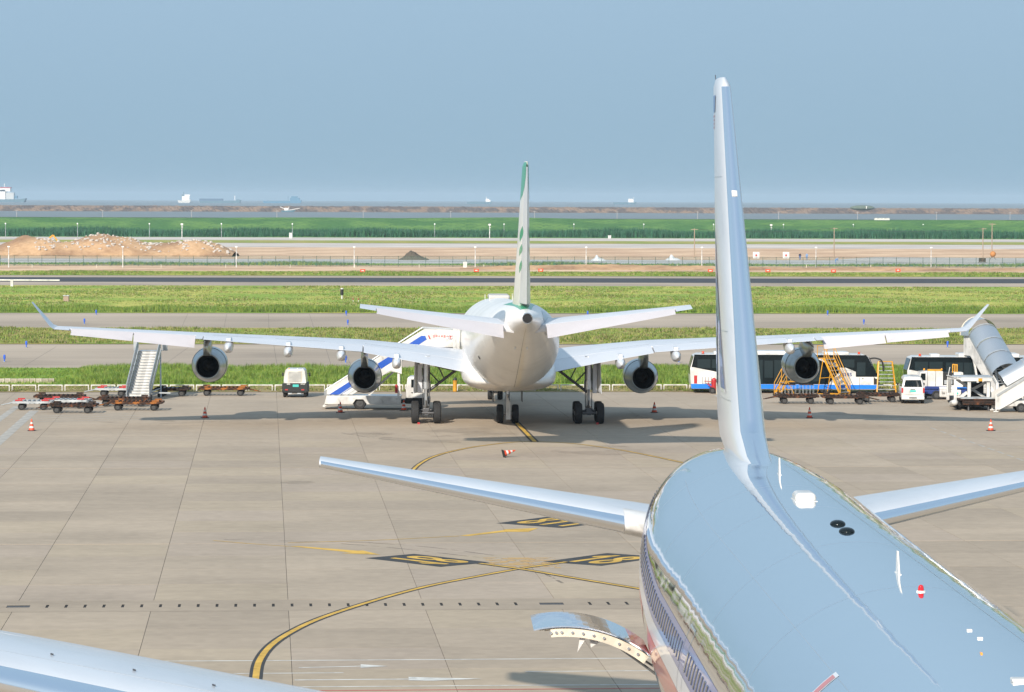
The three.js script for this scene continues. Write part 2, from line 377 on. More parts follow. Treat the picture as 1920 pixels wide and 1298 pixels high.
// taxiway joints that show as thin dark lines
for (const [t, list] of [[taxiA, [[360, 646, 300, 690], [513, 646, 520, 690], [610, 650, 622, 690], [640, 646, 660, 690], [105, 650, 40, 690]]], [taxiB, [[352, 588, 340, 615], [425, 588, 420, 615], [503, 588, 504, 615], [580, 588, 588, 615]]]]) {
  for (const [x0, y0, x1, y1] of list) { const a = ground(x0, y0 + 0.5), b = ground(x1, y1 - 0.5); mk('joint', beam([a.x, 0.001, a.z], [b.x, 0.001, b.z], 0.03, 0.006), filler, t); }
}
{ // grass sea bank with reeds at its foot, a works road on top
  const t0 = T(446.5), prof = [[0, -0.1], [0, 0.1], [12, 1.0], [40, 4.6], [62, 6.6], [70, 6.95], [78, 6.9], [84, 6.2], [105, 2.0], [120, -0.4]];
  const rows = prof.map(([dt, h]) => { const r = []; for (let k = 0; k <= 120; k++) { const o = -1500 + k * 25; r.push(G(o, t0 + dt, h + (dt > 5 && dt < 75 ? 0.35 * sin(o * 0.021) + 0.25 * sin(o * 0.07 + 1) : 0))); } return r; });
  const g = skin(rows, { wrap: false, caps: false }); g.userData.keepUV = false;
  struct(mk('sea_bank', g, grassM.bank));
  const rows2 = [[79, 6.98], [86, 6.3]].map(([dt, h]) => [-1500, -700, 0, 700, 1500].map((o) => G(o, t0 + dt, h)));
  struct(mk('shore_road', skin(rows2, { wrap: false, caps: false }), soil));
}
{ // long rubble breakwater
  const rows = [], tb = 3830, R = 9;
  for (let r = 0; r < R; r++) {
    const row = [], f = r / (R - 1);
    for (let k = 0; k <= 900; k++) { const o = -900 + k * 2.3, h = sin(f * PI * 0.5) * 6.6 - 0.6; row.push(G(o, tb + f * 26 + rnd(-1, 1), h + (f > 0.08 && f < 0.95 ? rnd(-0.7, 0.7) : 0))); }
    rows.push(row);
  }
  rows.push(rows[R - 1].map((p) => V(p.x, 6.0, p.z - 12)), rows[R - 1].map((p) => V(p.x, -0.8, p.z - 30)));
  const g = toCreasedNormals(skin(rows, { wrap: false, caps: false }), 0.2); g.userData.keepUV = false;
  struct(mk('breakwater', g, std(S(0.9, 0.9, 0.9), 0.95, 0, { map: tex(512, 90, (i) => mix3([0.50, 0.42, 0.36], [0.36, 0.32, 0.30], ss(0.4, 0.6, nB[i]))) })));
  const cap = quadStrip('breakwater_road', -900, 1170, tb + 27, tb + 36, 6.75, std(S(0.5, 0.46, 0.4), 0.9), scene); struct(cap);
}
// ---------------------------------------------------------------- grass blades
function tuft(blades, h, spread, lean, w) {
  const pos = [];
  for (let b = 0; b < blades; b++) {
    const a = rnd(0, 2 * PI), r = rnd(0, spread), x = cos(a) * r, z = sin(a) * r, hh = h * rnd(0.55, 1), d = rnd(0, 2 * PI), l = lean * hh * rnd(0.2, 1), t = rnd(0, PI);
    const wx = cos(t) * w, wz = sin(t) * w;
    pos.push(x - wx, 0, z - wz, x + wx, 0, z + wz, x + cos(d) * l, hh, z + sin(d) * l);
  }
  const g = new THREE.BufferGeometry(); g.setAttribute('position', new THREE.Float32BufferAttribute(pos, 3)); g.computeVertexNormals();
  const n = g.attributes.normal; for (let i = 0; i < n.count; i++) { const v = V(n.getX(i), abs(n.getY(i)) + 0.8, n.getZ(i)).normalize(); n.setXYZ(i, v.x, v.y, v.z); }
  return g;
}
function blades(name, label, cat, count, geo, cols, place, sc = [0.7, 1.2]) {
  const m = new THREE.MeshPhysicalMaterial({ color: 0xffffff, roughness: 0.9, transmission: 0.4, thickness: 0, side: THREE.DoubleSide });
  const im = new THREE.InstancedMesh(geo, m, count), q = new THREE.Matrix4(), c = new THREE.Color();
  for (let i = 0; i < count; i++) {
    const [p, k] = place(), s = rnd(...sc) * (k ?? 1);
    q.compose(p, new THREE.Quaternion().setFromAxisAngle(V(0, 1, 0), rnd(0, 6.28)), V(s, s, s)); im.setMatrixAt(i, q);
    const a = cols[floor(rnd(0, cols.length))], v = rnd(0.8, 1.2); im.setColorAt(i, c.setRGB(a[0] * v, a[1] * v, a[2] * v));
  }
  im.name = numbered(name); im.castShadow = im.receiveShadow = true; im.userData = { label, category: cat, kind: 'stuff' }; scene.add(im);
}
const inStrip = (y0, y1, half) => { const a = T(y0), b = T(y1); return () => { const t = rnd(a, b); const o = rnd(-half, half); return G(o - t * tan(YAW) * -1, t, 0.04); }; };
const clump = (o, t) => 0.5 + 0.5 * sin(o * 0.31 + 2 * sin(t * 0.17)) * sin(t * 0.23 + 1.3 * sin(o * 0.11));
const greens = [[0.18, 0.29, 0.02], [0.22, 0.33, 0.025], [0.14, 0.26, 0.018], [0.30, 0.35, 0.045]], dryG = [[0.36, 0.32, 0.10], [0.28, 0.32, 0.06], [0.40, 0.33, 0.14], [0.20, 0.28, 0.03]], reedG = [[0.035, 0.17, 0.085], [0.05, 0.20, 0.08], [0.03, 0.145, 0.08]];
{
  const p1 = inStrip(721, 692, 52), wallO = oOf(ground(104, 718));
  blades('tall_grass', 'tall bright green grass behind the white railing', 'grass', 42000, tuft(7, 0.75, 0.28, 0.35, 0.035), greens, () => { const p = p1(), t = tOf(p), k = 0.35 + 0.55 * clump(oOf(p), t); return [p, k * (oOf(p) < wallO + 1 ? 0.55 : 1)]; });
  const p2 = inStrip(645, 617, 66);
  blades('dry_grass', 'patchy dry grass between the two taxiways', 'grass', 22000, tuft(6, 0.32, 0.35, 0.5, 0.04), [...dryG, ...dryG, ...greens], () => { const p = p2(); return [p, 0.4 + 0.9 * clump(oOf(p), tOf(p))]; });
  const p3 = inStrip(587, 580, 84);
  blades('tall_grass', 'band of tall dark green grass along the far taxiway edge', 'grass', 26000, tuft(7, 0.85, 0.4, 0.3, 0.05), greens, () => { const p = p3(); return [p, 0.35 + 0.7 * clump(oOf(p) * 1.4, tOf(p))]; });
  const p4 = inStrip(580, 538, 100);
  blades('meadow_grass', 'yellow green meadow between the taxiway and the runway', 'grass', 30000, tuft(6, 0.26, 0.7, 0.6, 0.06), [...dryG, ...dryG, ...greens], () => { const p = p4(); return [p, 0.35 + 0.9 * clump(oOf(p) * 0.6, tOf(p) * 0.5)]; });
  const p5 = inStrip(446.4, 445.7, 250);
  blades('reed_bed', 'dark green reeds at the foot of the sea bank', 'reeds', 26000, tuft(8, 3.3, 1.2, 0.12, 0.10), reedG, () => { const p = p5(), t = tOf(p); p.y = max(0, (t - T(446.5)) / 12 * 0.9 - 0.1); return [p, 0.6 + 0.5 * clump(oOf(p) * 0.3, t)]; });
  const p6 = inStrip(499, 495.5, 130);
  blades('fence_weeds', 'weeds growing along the foot of the wire fence', 'weeds', 6000, tuft(7, 0.8, 0.5, 0.3, 0.06), [...greens, ...reedG], () => { const p = p6(); return [p, 0.2 + 1.0 * clump(oOf(p) * 0.35, 3)]; });
  const p7 = inStrip(517.5, 511, 130);
  blades('runway_grass', 'short grass beyond the dark runway', 'grass', 14000, tuft(6, 0.4, 0.8, 0.5, 0.08), [...dryG, ...greens], () => { const p = p7(); return [p, 0.3 + 0.9 * clump(oOf(p) * 0.5, tOf(p))]; });
  const p8 = inStrip(734.5, 723, 52);
  blades('verge_weeds', 'dry weeds under the white railing', 'weeds', 9000, tuft(6, 0.26, 0.2, 0.5, 0.03), dryG, () => { const p = p8(); return [p, 0.3 + 0.9 * clump(oOf(p) * 1.5, tOf(p))]; });
}
// ---------------------------------------------------------------- painted markings
const paint = { yellow: std(S(0.62, 0.38, 0.055), 0.7, 0, { map: dirt }), black: std(S(0.035, 0.037, 0.04), 0.85, 0, { map: dirt }), white: std(S(0.62, 0.62, 0.60), 0.75, 0, { map: dirt }), red: std(S(0.42, 0.06, 0.05), 0.75), faded: std(S(0.42, 0.40, 0.37), 0.85, 0, { map: dirt }), worn: std(S(0.50, 0.32, 0.13), 0.85, 0, { transparent: true, opacity: 0.8, alphaMap: tex(512, 2.2, (i) => { const k = ss(0.42, 0.58, nB[i]); return [k, k, k]; }, false) }) };
function ribbon(name, px, width, mat, lvl, parent = scene, curved = true) {
  const P = px.map(([x, y]) => ground(x, y));
  const pts = curved && P.length > 2 ? new THREE.CatmullRomCurve3(P, false, 'centripetal').getPoints(P.length * 8) : P;
  const rows = [[], []];
  pts.forEach((p, i) => { const a = pts[max(0, i - 1)], b = pts[min(pts.length - 1, i + 1)], d = b.clone().sub(a).normalize(), n = V(-d.z, 0, d.x).multiplyScalar(width / 2); rows[0].push(V(p.x - n.x, lvl, p.z - n.z)); rows[1].push(V(p.x + n.x, lvl, p.z + n.z)); });
  return mk(name, skin(rows, { wrap: false, caps: false }), mat, parent);
}
function patch(name, px, mat, lvl, parent = scene) {
  const P = px.map(([x, y]) => ground(x, y)), s = new THREE.Shape(P.map((p) => new THREE.Vector2(p.x, -p.z)));
  return mk(name, new THREE.ShapeGeometry(s).rotateX(-PI / 2).translate(0, lvl, 0), mat, parent);
}
function marking(name, label, cat = 'marking') { const g = new THREE.Group(); g.name = numbered(name); scene.add(g); tag(g, label, cat); g.userData.kind = 'structure'; return g; }
const CURVE = [[478, 1280], [486, 1240], [510, 1209], [550, 1183], [600, 1160], [700, 1127], [800, 1100], [880, 1084], [973, 1067], [1062, 1054]];
const CROSS = [[900, 1057], [973, 1067], [1080, 1085], [1195, 1104], [1320, 1124]], RING = [[772, 884], [786, 871], [812, 857], [850, 846], [905, 836], [985, 828.5], [1060, 831], [1150, 842], [1230, 857], [1330, 879]];
for (const [n, l, px] of [['curved_guide_line', 'yellow taxi line with dark borders sweeping from the wing to the crossing', CURVE], ['crossing_guide_line', 'yellow taxi line crossing towards the silver fuselage', CROSS], ['ring_guide_line', 'yellow arc on the concrete behind the parked jet', RING], ['lead_in_line', 'short straight yellow lead-in line ending at the parked jet wheels', [[962, 787], [1003, 829]]]]) {
  const g = marking(n, l, 'line'); const w = n === 'ring_guide_line' ? 0.34 : n === 'lead_in_line' ? 0.5 : 0.42;
  ribbon('dark_border', px, w, paint.black, 0.006 + (n === 'crossing_guide_line' ? 0.007 : n === 'lead_in_line' ? 0.014 : 0), g); ribbon('yellow_stripe', px, w * 0.5, paint.yellow, 0.0095 + (n === 'crossing_guide_line' ? 0.007 : n === 'lead_in_line' ? 0.014 : 0), g);
}
{
  const g = marking('taxi_arrow', 'long yellow arrow pointing at the plate under the silver tailplane', 'arrow');
  patch('arrow', [[861, 1005], [948, 994.3], [942, 993.2], [1010, 990.4], [991, 997.6], [948, 997.6], [880, 1005.4]], paint.yellow, 0.007, g);
  ribbon('tail_line', [[540, 1018], [690, 1014], [861, 1005.5]], 0.1, paint.yellow, 0.007, g);
  const h = marking('taxi_arrow', 'long yellow arrow pointing at the dark plate nearest the curved line', 'arrow');
  patch('arrow', [[541, 1024.6], [560, 1024.6], [668, 1033], [680, 1032.6], [713, 1040.8], [640, 1037.8], [660, 1036.4]], paint.yellow, 0.007, h);
  ribbon('tail_line', [[400, 1014], [470, 1020], [541, 1025]], 0.1, paint.yellow, 0.007, h);
  ribbon('arc_line', [[820, 924], [880, 934], [965, 948]], 0.22, paint.yellow, 0.007, g);
}
function plate(label, c, text, along = false) {  // c: left tip, far, right tip, near in picture pixels; the figures stand along the long sides
  const g = marking('stand_number_plate', label, 'marking');
  patch('dark_panel', c, paint.black, 0.006, g);
  const P = c.map(([x, y]) => ground(x, y)), uA = P[1].clone().sub(P[0]), vA = P[3].clone().sub(P[0]);
  const sh = font.generateShapes(text, 1), tg = new THREE.ShapeGeometry(sh, 5); tg.computeBoundingBox(); const b = tg.boundingBox, p = tg.attributes.position;
  for (let i = 0; i < p.count; i++) {
    const r = (p.getX(i) - b.min.x) / (b.max.x - b.min.x), u = (p.getY(i) - b.min.y) / (b.max.y - b.min.y);
    const q = P[0].clone().addScaledVector(uA, along ? 0.12 + 0.76 * r : 0.14 + 0.74 * u).addScaledVector(vA, along ? 0.14 + 0.74 * u : 0.12 + 0.76 * r); p.setXYZ(i, q.x, 0.0105, q.z);
  }
  tg.computeVertexNormals();
  mk('yellow_numerals', tg, paint.yellow, g);
}
plate('dark stand plate with yellow numerals half under the silver tailplane', [[930, 981.6], [1037, 968], [1163, 977], [1054, 990.6]], '811');
plate('dark stand plate with yellow numerals at the long arrow tip', [[684, 1047], [776, 1039], [919, 1055], [826, 1063.4]], '18', true);
plate('dark stand plate with yellow numerals beside the silver fuselage', [[1018, 1054], [1138, 1037.6], [1246, 1045], [1128, 1061.6]], '18');
{
  const g = marking('worn_paint_patch', 'faint orange remains of old paint between two dark plates', 'paint');
  patch('worn_paint', [[905, 1046], [1040, 1046], [1052, 1066], [925, 1063]], paint.worn, 0.0045, g);
  const w = marking('white_service_lines', 'white and red service lines and arrows at the near edge', 'line');
  for (const [px, wd, m] of [[[[150, 1241], [640, 1238.4], [1300, 1234]], 0.13, 'white'], [[[438, 1263.5], [644, 1262]], 0.12, 'white'], [[[552, 1275.6], [800, 1273.6]], 0.16, 'white'], [[[560, 1288.6], [1300, 1283.4]], 0.13, 'white'], [[[560, 1296], [1300, 1290.6]], 0.12, 'red'], [[[985, 1260], [1220, 1258]], 0.12, 'white'], [[[560, 1252.4], [680, 1249.6]], 0.12, 'white']]) ribbon('line', px, wd, paint[m], 0.0042, w, false);
  patch('arrow_head', [[766, 1270], [812, 1271.4], [905, 1273.4], [812, 1277.2], [766, 1276.6]], paint.white, 0.008, w);
  patch('arrow_head', [[676, 1246.4], [728, 1249.8], [676, 1253]], paint.white, 0.008, w);
  const s = marking('white_stand_lines', 'broad faded white lines near the rusty dollies', 'line');
  ribbon('line', [[-40, 815], [32, 762]], 0.5, paint.faded, 0.0042, s, false); ribbon('line', [[-60, 880], [64, 770]], 0.62, paint.faded, 0.0042, s, false);
  for (let k = 0; k < 4; k++) ribbon('line', [[60, 781 + k * 3.3], [240 + k * 15, 776 + k * 3.5]], 0.18, paint.faded, 0.0042, s, false);
  const d = marking('dashed_line', 'faint white dashed line on the apron near the rightmost cone', 'line');
  for (let k = 0; k < 11; k++) ribbon('dash', [[1745 + k * 18, 802 + k * 6.4], [1756 + k * 18, 806 + k * 6.4]], 0.16, paint.faded, 0.0042, d, false);
  ribbon('dash', [[1340, 741], [1352, 747]], 0.25, paint.faded, 0.0042, d, false);
  ribbon('dash', [[1840, 812], [1920, 806]], 0.16, paint.faded, 0.0042, d, false);
  ribbon('dash', [[1640, 786], [1930, 789]], 0.2, paint.faded, 0.0042, d, false);
}
{ // oil and rubber marks on the slabs
  const a = scene.getObjectByName('apron');
  const st = std(S(0.05, 0.045, 0.04), 0.8, 0, { transparent: true, opacity: 0.16, alphaMap: tex(512, 9, (i) => { const k = ss(0.42, 0.68, nA[i]) * (0.5 + 0.5 * nF[i]); return [k, k, k]; }, false) });
  for (const [x, y, w, d] of [[760, 822, 8, 12], [880, 812, 6, 9], [700, 815, 4, 8], [1130, 845, 7, 8], [560, 905, 2, 2], [1000, 1080, 3, 1.5], [250, 790, 6, 4], [1650, 780, 14, 7]]) {
    const c = ground(x, y), s = new THREE.Shape(); for (let k = 0; k < 18; k++) { const t = k / 18 * 2 * PI, r = rnd(0.65, 1.1); s[k ? 'lineTo' : 'moveTo'](cos(t) * w / 2 * r, sin(t) * d / 2 * r); }
    mk('oil_stain', new THREE.ShapeGeometry(s).rotateX(-PI / 2).rotateY(YAW).translate(c.x, 0.0032, c.z), st, a);
  }
  const tm = std(S(0.06, 0.055, 0.05), 0.85, 0, { transparent: true, opacity: 0.38, alphaMap: tex(512, 3, (i) => { const k = ss(0.3, 0.7, nB[i]); return [k, k, k]; }, false) });
  for (const px of [[[640, 1020], [740, 1028], [900, 1046]], [[690, 1018], [800, 1026], [930, 1042]], [[1020, 1075], [1040, 1086], [1055, 1094]], [[420, 1012], [640, 1017], [760, 1019]], [[300, 795], [480, 788], [620, 790]], [[640, 812], [690, 820], [760, 828]]]) ribbon('tyre_mark', px, 0.14, tm, 0.0036, a);
}
// ---------------------------------------------------------------- aircraft kit: local z runs aft, x to starboard, y up from the ground
class Body {
  constructor(top, bot, half, pow = 2) { this.top = pchip(top); this.bot = pchip(bot); this.half = pchip(half); this.pow = pow; }
  at(s, phi, off = 0) {           // phi from the crown, positive to starboard
    const t = this.top(s), b = this.bot(s), m = (t + b) / 2, r = (t - b) / 2 + off, w = this.half(s) + off, e = 2 / this.pow, S_ = sin(phi), C_ = cos(phi);
    return V(w * Math.sign(S_) * abs(S_) ** e, m + r * Math.sign(C_) * abs(C_) ** e, s);
  }
  skin(ss_, seg, o = {}) { return skin(ss_.map((s) => { const r = []; for (let k = 0; k < seg; k++) r.push(this.at(s, k / seg * 2 * PI, o.off ?? 0)); return r; }), o); }
  patch(s0, s1, p0, p1, off, ns = 24, np = 6, edge) {   // a sheet lying on the skin; edge(u) may vary its ends
    const rows = []; for (let i = 0; i <= ns; i++) { const r = [], s = s0 + (s1 - s0) * i / ns; for (let j = 0; j <= np; j++) { const f = edge ? edge(i / ns, j / np) : [s, p0 + (p1 - p0) * j / np]; r.push(this.at(f[0], f[1], off)); } rows.push(r); }
    return skin(rows, { wrap: false, caps: false });
  }
}
const range = (a, b, n) => Array.from({ length: n + 1 }, (_, i) => a + (b - a) * i / n);
const half4 = (x, t) => 5 * t * (0.2969 * sqrt(x) - 0.126 * x - 0.3516 * x * x + 0.2843 * x ** 3 - 0.1036 * x ** 4);
function foilLoop(k0, k1, t, n = 14) { // closed outline in chord units from k0 to k1
  const p = [];
  for (let i = 0; i <= n; i++) { const x = k1 + (k0 - k1) * (0.5 - 0.5 * cos(PI * i / n)); p.push([x, half4(x, t) + 0.0006]); }
  for (let i = n - (k0 === 0 ? 1 : 0); i >= 0; i--) { const x = k1 + (k0 - k1) * (0.5 - 0.5 * cos(PI * i / n)); p.push([x, -half4(x, t) - 0.0006]); }
  return p;
}
// station of a wing: le [x,y,z], chord, thickness, drop of the trailing edge below the leading edge
const between = (A, B, f) => ({ le: A.le.map((v, i) => v + (B.le[i] - v) * f), c: A.c + (B.c - A.c) * f, t: A.t + (B.t - A.t) * f, d: A.d + (B.d - A.d) * f });
function sectionAt(list, x, axis = 0) {
  let i = 0; while (i < list.length - 2 && abs(x) > abs(list[i + 1].le[axis])) i++;
  const a = list[i].le[axis], b = list[i + 1].le[axis];
  return between(list[i], list[i + 1], (x - a) / (b - a));
}
function wingPts(S_, k0, k1, hinge = 0, upright = false) {  // hinge: angle in radians by which the piece behind k0 droops
  const a = Math.asin(S_.d / S_.c);
  return foilLoop(k0, k1, S_.t).map(([x, y]) => {
    let u = x * S_.c, v = y * S_.c;
    if (hinge) { const du = u - k0 * S_.c; u = k0 * S_.c + du * cos(hinge) + v * sin(hinge); v = -du * sin(hinge) + v * cos(hinge); }
    return upright ? V(S_.le[0] + v, S_.le[1], S_.le[2] + u) : V(S_.le[0], S_.le[1] + v * cos(a) - u * sin(a), S_.le[2] + u * cos(a) + v * sin(a));
  });
}
const wingSkin = (list, k0, k1, hinge = 0, upright = false) => skin(list.map((q) => wingPts(q, typeof k0 === 'function' ? k0(q) : k0, k1, hinge, upright)));
function spanList(list, x0, x1, n, axis = 0) { return range(x0, x1, n).map((x) => sectionAt(list, x, axis)); }
// an outline drawn in (z, y) laid on the side of a fin
function finDecal(list, poly, side, off, name, mat, parent) {
  let g = new THREE.ShapeGeometry(new THREE.Shape(poly.map((p) => new THREE.Vector2(p[0], p[1]))));
  g = new TessellateModifier(0.35, 8).modify(g.toNonIndexed());
  const p = g.attributes.position;
  for (let i = 0; i < p.count; i++) { const z = p.getX(i), y = p.getY(i), q = sectionAt(list, y, 1), x = min(1, max(0.002, (z - q.le[2]) / q.c)); p.setXYZ(i, q.le[0] + side * (half4(x, q.t) * q.c + off), y, z); }
  g.deleteAttribute('normal'); g.computeVertexNormals();
  return mk(name, g, mat, parent);
}
function wheel(r, w) {   // lying on x as its axle, at the origin
  const pr = [[r * 0.55, -w * 0.42], [r * 0.86, -w * 0.5], [r * 0.97, -w * 0.40], [r, -w * 0.2], [r, w * 0.2], [r * 0.97, w * 0.40], [r * 0.86, w * 0.5], [r * 0.55, w * 0.42]];
  const tyre = new THREE.LatheGeometry(pr.map((p) => new THREE.Vector2(...p)), 28).rotateZ(-PI / 2);
  const rim = join([cy(r * 0.56, r * 0.56, w * 0.7, 0, 0, 0, 0, 0, PI / 2, 20), cy(r * 0.2, r * 0.26, w * 0.95, 0, 0, 0, 0, 0, PI / 2, 12)]);
  return { tyre: toCreasedNormals(prep(tyre), 0.6), rim };
}
function addWheel(parent, W, x, y, z) { const t = use('wheel', W.tyre, M.tyre, parent); t.position.set(x, y, z); use('rim', W.rim, W.dark ? M.rimDark : M.hub, t); return t; }

function engine(parent, x, y, z, R, L, rn, mat, pyl) {  // z: nozzle plane; the nacelle runs forward from it
  const pr = [[rn - 0.05, 0], [rn, 0], [rn + 0.06, -0.25], [rn + (R - rn) * 0.55, -L * 0.22], [R * 0.97, -L * 0.42], [R, -L * 0.58], [R * 0.985, -L * 0.8], [R * 0.93, -L * 0.95], [R * 0.86, -L * 0.995], [R * 0.80, -L], [R * 0.77, -L * 0.97], [R * 0.78, -L * 0.85]];
  const c = new THREE.CatmullRomCurve3(pr.map((p) => V(p[0], p[1], 0)), false, 'centripetal').getPoints(60);
  const g = new THREE.LatheGeometry(c.map((p) => new THREE.Vector2(p.x, p.y)), 48).rotateX(PI / 2);
  const e = mk('engine', g.translate(x, y, z), mat, parent);
  mk('nozzle', [new THREE.LatheGeometry([[rn - 0.05, 0], [rn - 0.07, -0.5], [rn - 0.02, -1.6], [rn - 0.1, -2.2]].map((p) => new THREE.Vector2(...p)), 40).rotateX(PI / 2).translate(x, y, z), cy(rn - 0.02, rn - 0.02, 0.04, x, y, z - 1.8, PI / 2, 0, 0, 32)], M.soot, e);
  mk('exhaust_cone', new THREE.LatheGeometry([[0.42, -1.7], [0.36, -1.1], [0.22, -0.6], [0.06, -0.3], [0, -0.28]].map((p) => new THREE.Vector2(...p)), 24).rotateX(PI / 2).translate(x, y, z), M.soot, e);
  mk('intake_ring', tor(R * 0.855, 0.09, x, y, z - L + 0.03, 0, 0, 0, 10, 40), M.aluFlat, e);
  mk('fan', cy(R * 0.78, R * 0.78, 0.05, x, y, z - L * 0.84, PI / 2, 0, 0, 32), M.darkSteel, e);
  mk('drain_mast', bx(0.04, 0.14, 0.25, x, y - R * 0.80, z - L * 0.35), M.steel, e);
  mk('cowl_joint', tor(R * 0.97 + 0.012, 0.012, x, y, z - L * 0.42, 0, 0, 0, 6, 48), M.darkSteel, e);
  mk('pylon', skin(pyl.map(([zz, y0, y1, w]) => [V(x - w, y0, zz), V(x + w, y0, zz), V(x + w * 0.9, y1, zz), V(x - w * 0.9, y1, zz)])), mat, e);
  return e;
}

// ================================================================ white four-engined jet seen from behind
{
  const GEAR = 32, gp = atDepth(951, 793, 220);
  const jet = thing('white_airliner', 'white four-engined jet with green leaves on its fin, seen from behind', 'airplane', [gp.x, 0, -220], rad(2.1));
  const Z = (s) => s - GEAR;
  const tab = (l) => l.map(([s, v]) => [Z(s), v]);
  const B = new Body(tab([[0, 4.4], [1.5, 5.7], [4, 6.9], [7, 7.45], [9, 7.56], [30, 8.04], [54, 8.6], [58, 8.62], [61, 8.5], [63.7, 8.28]]),
    tab([[0, 4.38], [1.5, 3.2], [4, 2.3], [7, 1.97], [9, 1.92], [38, 2.58], [43, 2.9], [49, 4.15], [55, 5.75], [60, 7.0], [63.7, 7.70]]),
    tab([[0, 0.02], [1.5, 1.2], [4, 2.15], [7, 2.7], [9.5, 2.82], [42, 2.82], [47, 2.66], [52, 2.2], [57, 1.5], [61, 0.8], [63.7, 0.31]]));
  mk('fuselage', B.skin([...range(Z(0), Z(10), 14), ...range(Z(11), Z(38), 20), ...range(Z(39), Z(63.7), 34)], 64, {}), M.airWhite, jet);
  const fus = jet.children[0];
  mk('tail_pipe', [new THREE.LatheGeometry([[0.27, -0.5], [0.27, 0.02], [0.30, 0.02], [0.33, -0.35]].map((p) => new THREE.Vector2(...p)), 28).rotateX(PI / 2).translate(0, 7.99, Z(63.72))], M.steel, fus);
  mk('tail_pipe_bore', cy(0.262, 0.262, 0.03, 0, 7.99, Z(63.7), PI / 2, 0, 0, 24), M.soot, fus);
  for (const sd of [-1, 1]) {   // bare metal plates round the tailplane roots
    const pl = B.patch(Z(54.6), Z(59.2), 0, 0, 0.012, 22, 12, (u, v) => [Z(54.6 + 4.6 * u), sd * (rad(84) + rad(36) * (v - 0.5) * 2 * sqrt(max(0.02, 1 - (2 * u - 1) ** 2)))]);
    mk('tailplane_root_plate', pl, M.aluDull, fus);
  }
  mk('lower_seam', B.patch(Z(44), Z(62), PI - 0.004, PI + 0.004, 0.006, 30, 1), M.darkSteel, fus);
  mk('outflow_valve', B.patch(Z(47.5), Z(48), rad(-122), rad(-117), 0.01, 2, 2), M.darkSteel, fus);
  mk('drain_mast', bx(0.05, 0.12, 0.3, 0.3, B.bot(Z(56)) - 0.03, Z(56)), M.aluDull, fus);
  mk('drain_mast', bx(0.05, 0.12, 0.3, -0.4, B.bot(Z(56)) - 0.03, Z(56)), M.aluDull, fus);
  for (const s of [44, 49.5]) mk('frame_seam', B.patch(Z(s), Z(s) + 0.015, 0, 2 * PI, 0.004, 1, 60), M.aluDull, fus);
  mk('antenna_fairing', rb(1.5, 0.34, 3.6, 0.16, 0, B.top(Z(14)) + 0.08, Z(14)), std(S(0.40, 0.39, 0.37), 0.6), fus);
  for (const s of [11, 22, 40]) mk('blade_antenna', ext([[0, 0], [0.35, 0], [0.42, 0.45], [0.28, 0.45]], 0.03).rotateY(-PI / 2).translate(s === 40 ? 0 : -0.9, B.top(Z(s)) - (s === 40 ? 0.02 : 0.2), Z(s)), M.plainWhite, fus);
  // belly fairing
  const BF = new Body(tab([[17.5, 3.6], [20, 4.6], [24, 5.0], [34, 4.6], [38, 4.0], [41.5, 3.3]]), tab([[17.5, 3.2], [20, 2.35], [24, 2.15], [35, 2.25], [38.5, 2.55], [41.5, 3.0]]), tab([[17.5, 0.6], [20, 2.7], [24, 3.08], [34, 3.08], [38, 2.75], [41.5, 1.2]]), 2.7);
  mk('belly_fairing', BF.skin(range(Z(17.5), Z(41.5), 36), 56), M.airWhite, jet);
  // open cabin door swung flat against the fuselage side, ahead of the wing
  mk('cabin_door', ext([[-0.5, -0.95], [0.5, -0.95], [0.53, 0.7], [0.4, 0.95], [-0.4, 0.95], [-0.53, 0.7]], 0.16, 0, 0.03).rotateY(rad(-72)).translate(-3.12, 5.2, Z(19.6)), M.white, jet);

  const WS = (sg) => [
    { le: [sg * 2.2, 3.75, Z(20.6)], c: 14.0, t: 0.10, d: 0.25 },
    { le: [sg * 5.5, 4.32, Z(22.8)], c: 11.9, t: 0.09, d: 0.15 },
    { le: [sg * 9.6, 4.90, Z(25.5)], c: 9.3, t: 0.085, d: 0.02 },
    { le: [sg * 19.7, 5.72, Z(31.9)], c: 5.55, t: 0.08, d: 0.0 },
    { le: [sg * 28.9, 6.44, Z(37.9)], c: 2.6, t: 0.09, d: 0.0 }];
  for (const sg of [-1, 1]) {
    const L = WS(sg), hinge = (q) => { const x = abs(q.le[0]); return x > 20.2 && x < 28.0 ? 0.74 : 1; };
    const wing = mk('wing', wingSkin([...spanList(L, sg * 2.2, sg * 20.15, 26), ...spanList(L, sg * 20.25, sg * 27.95, 8), ...spanList(L, sg * 28.05, sg * 28.9, 2)].map((q) => q), 0, 0.74), M.wingGrey, jet);
    // fixed and movable trailing pieces, each its own part
    const te = (name, x0, x1, n, drop, m) => mk(name, wingSkin(spanList(L, sg * x0, sg * x1, n), 0.742, 1, drop), m, wing);
    te('flap', 2.25, 9.45, 6, rad(3), M.wingGrey); te('flap', 9.53, 19.7, 6, rad(2), M.wingGrey);
    te('aileron', 20.25, 24.05, 4, rad(27), M.flap); te('aileron', 24.12, 27.9, 4, rad(25), M.flap); te('tip_trailing_edge', 28.0, 28.9, 2, rad(1), M.wingGrey);
    te('fixed_trailing_edge', 19.75, 20.2, 1, rad(1), M.wingGrey);
    // winglet
    const wl = [[28.9, 6.46, 37.9, 2.6, 0.1], [29.15, 6.62, 38.5, 2.2, 0.08], [29.55, 7.2, 39.4, 1.6, 0.08], [30.2, 8.15, 40.7, 0.75, 0.08]];
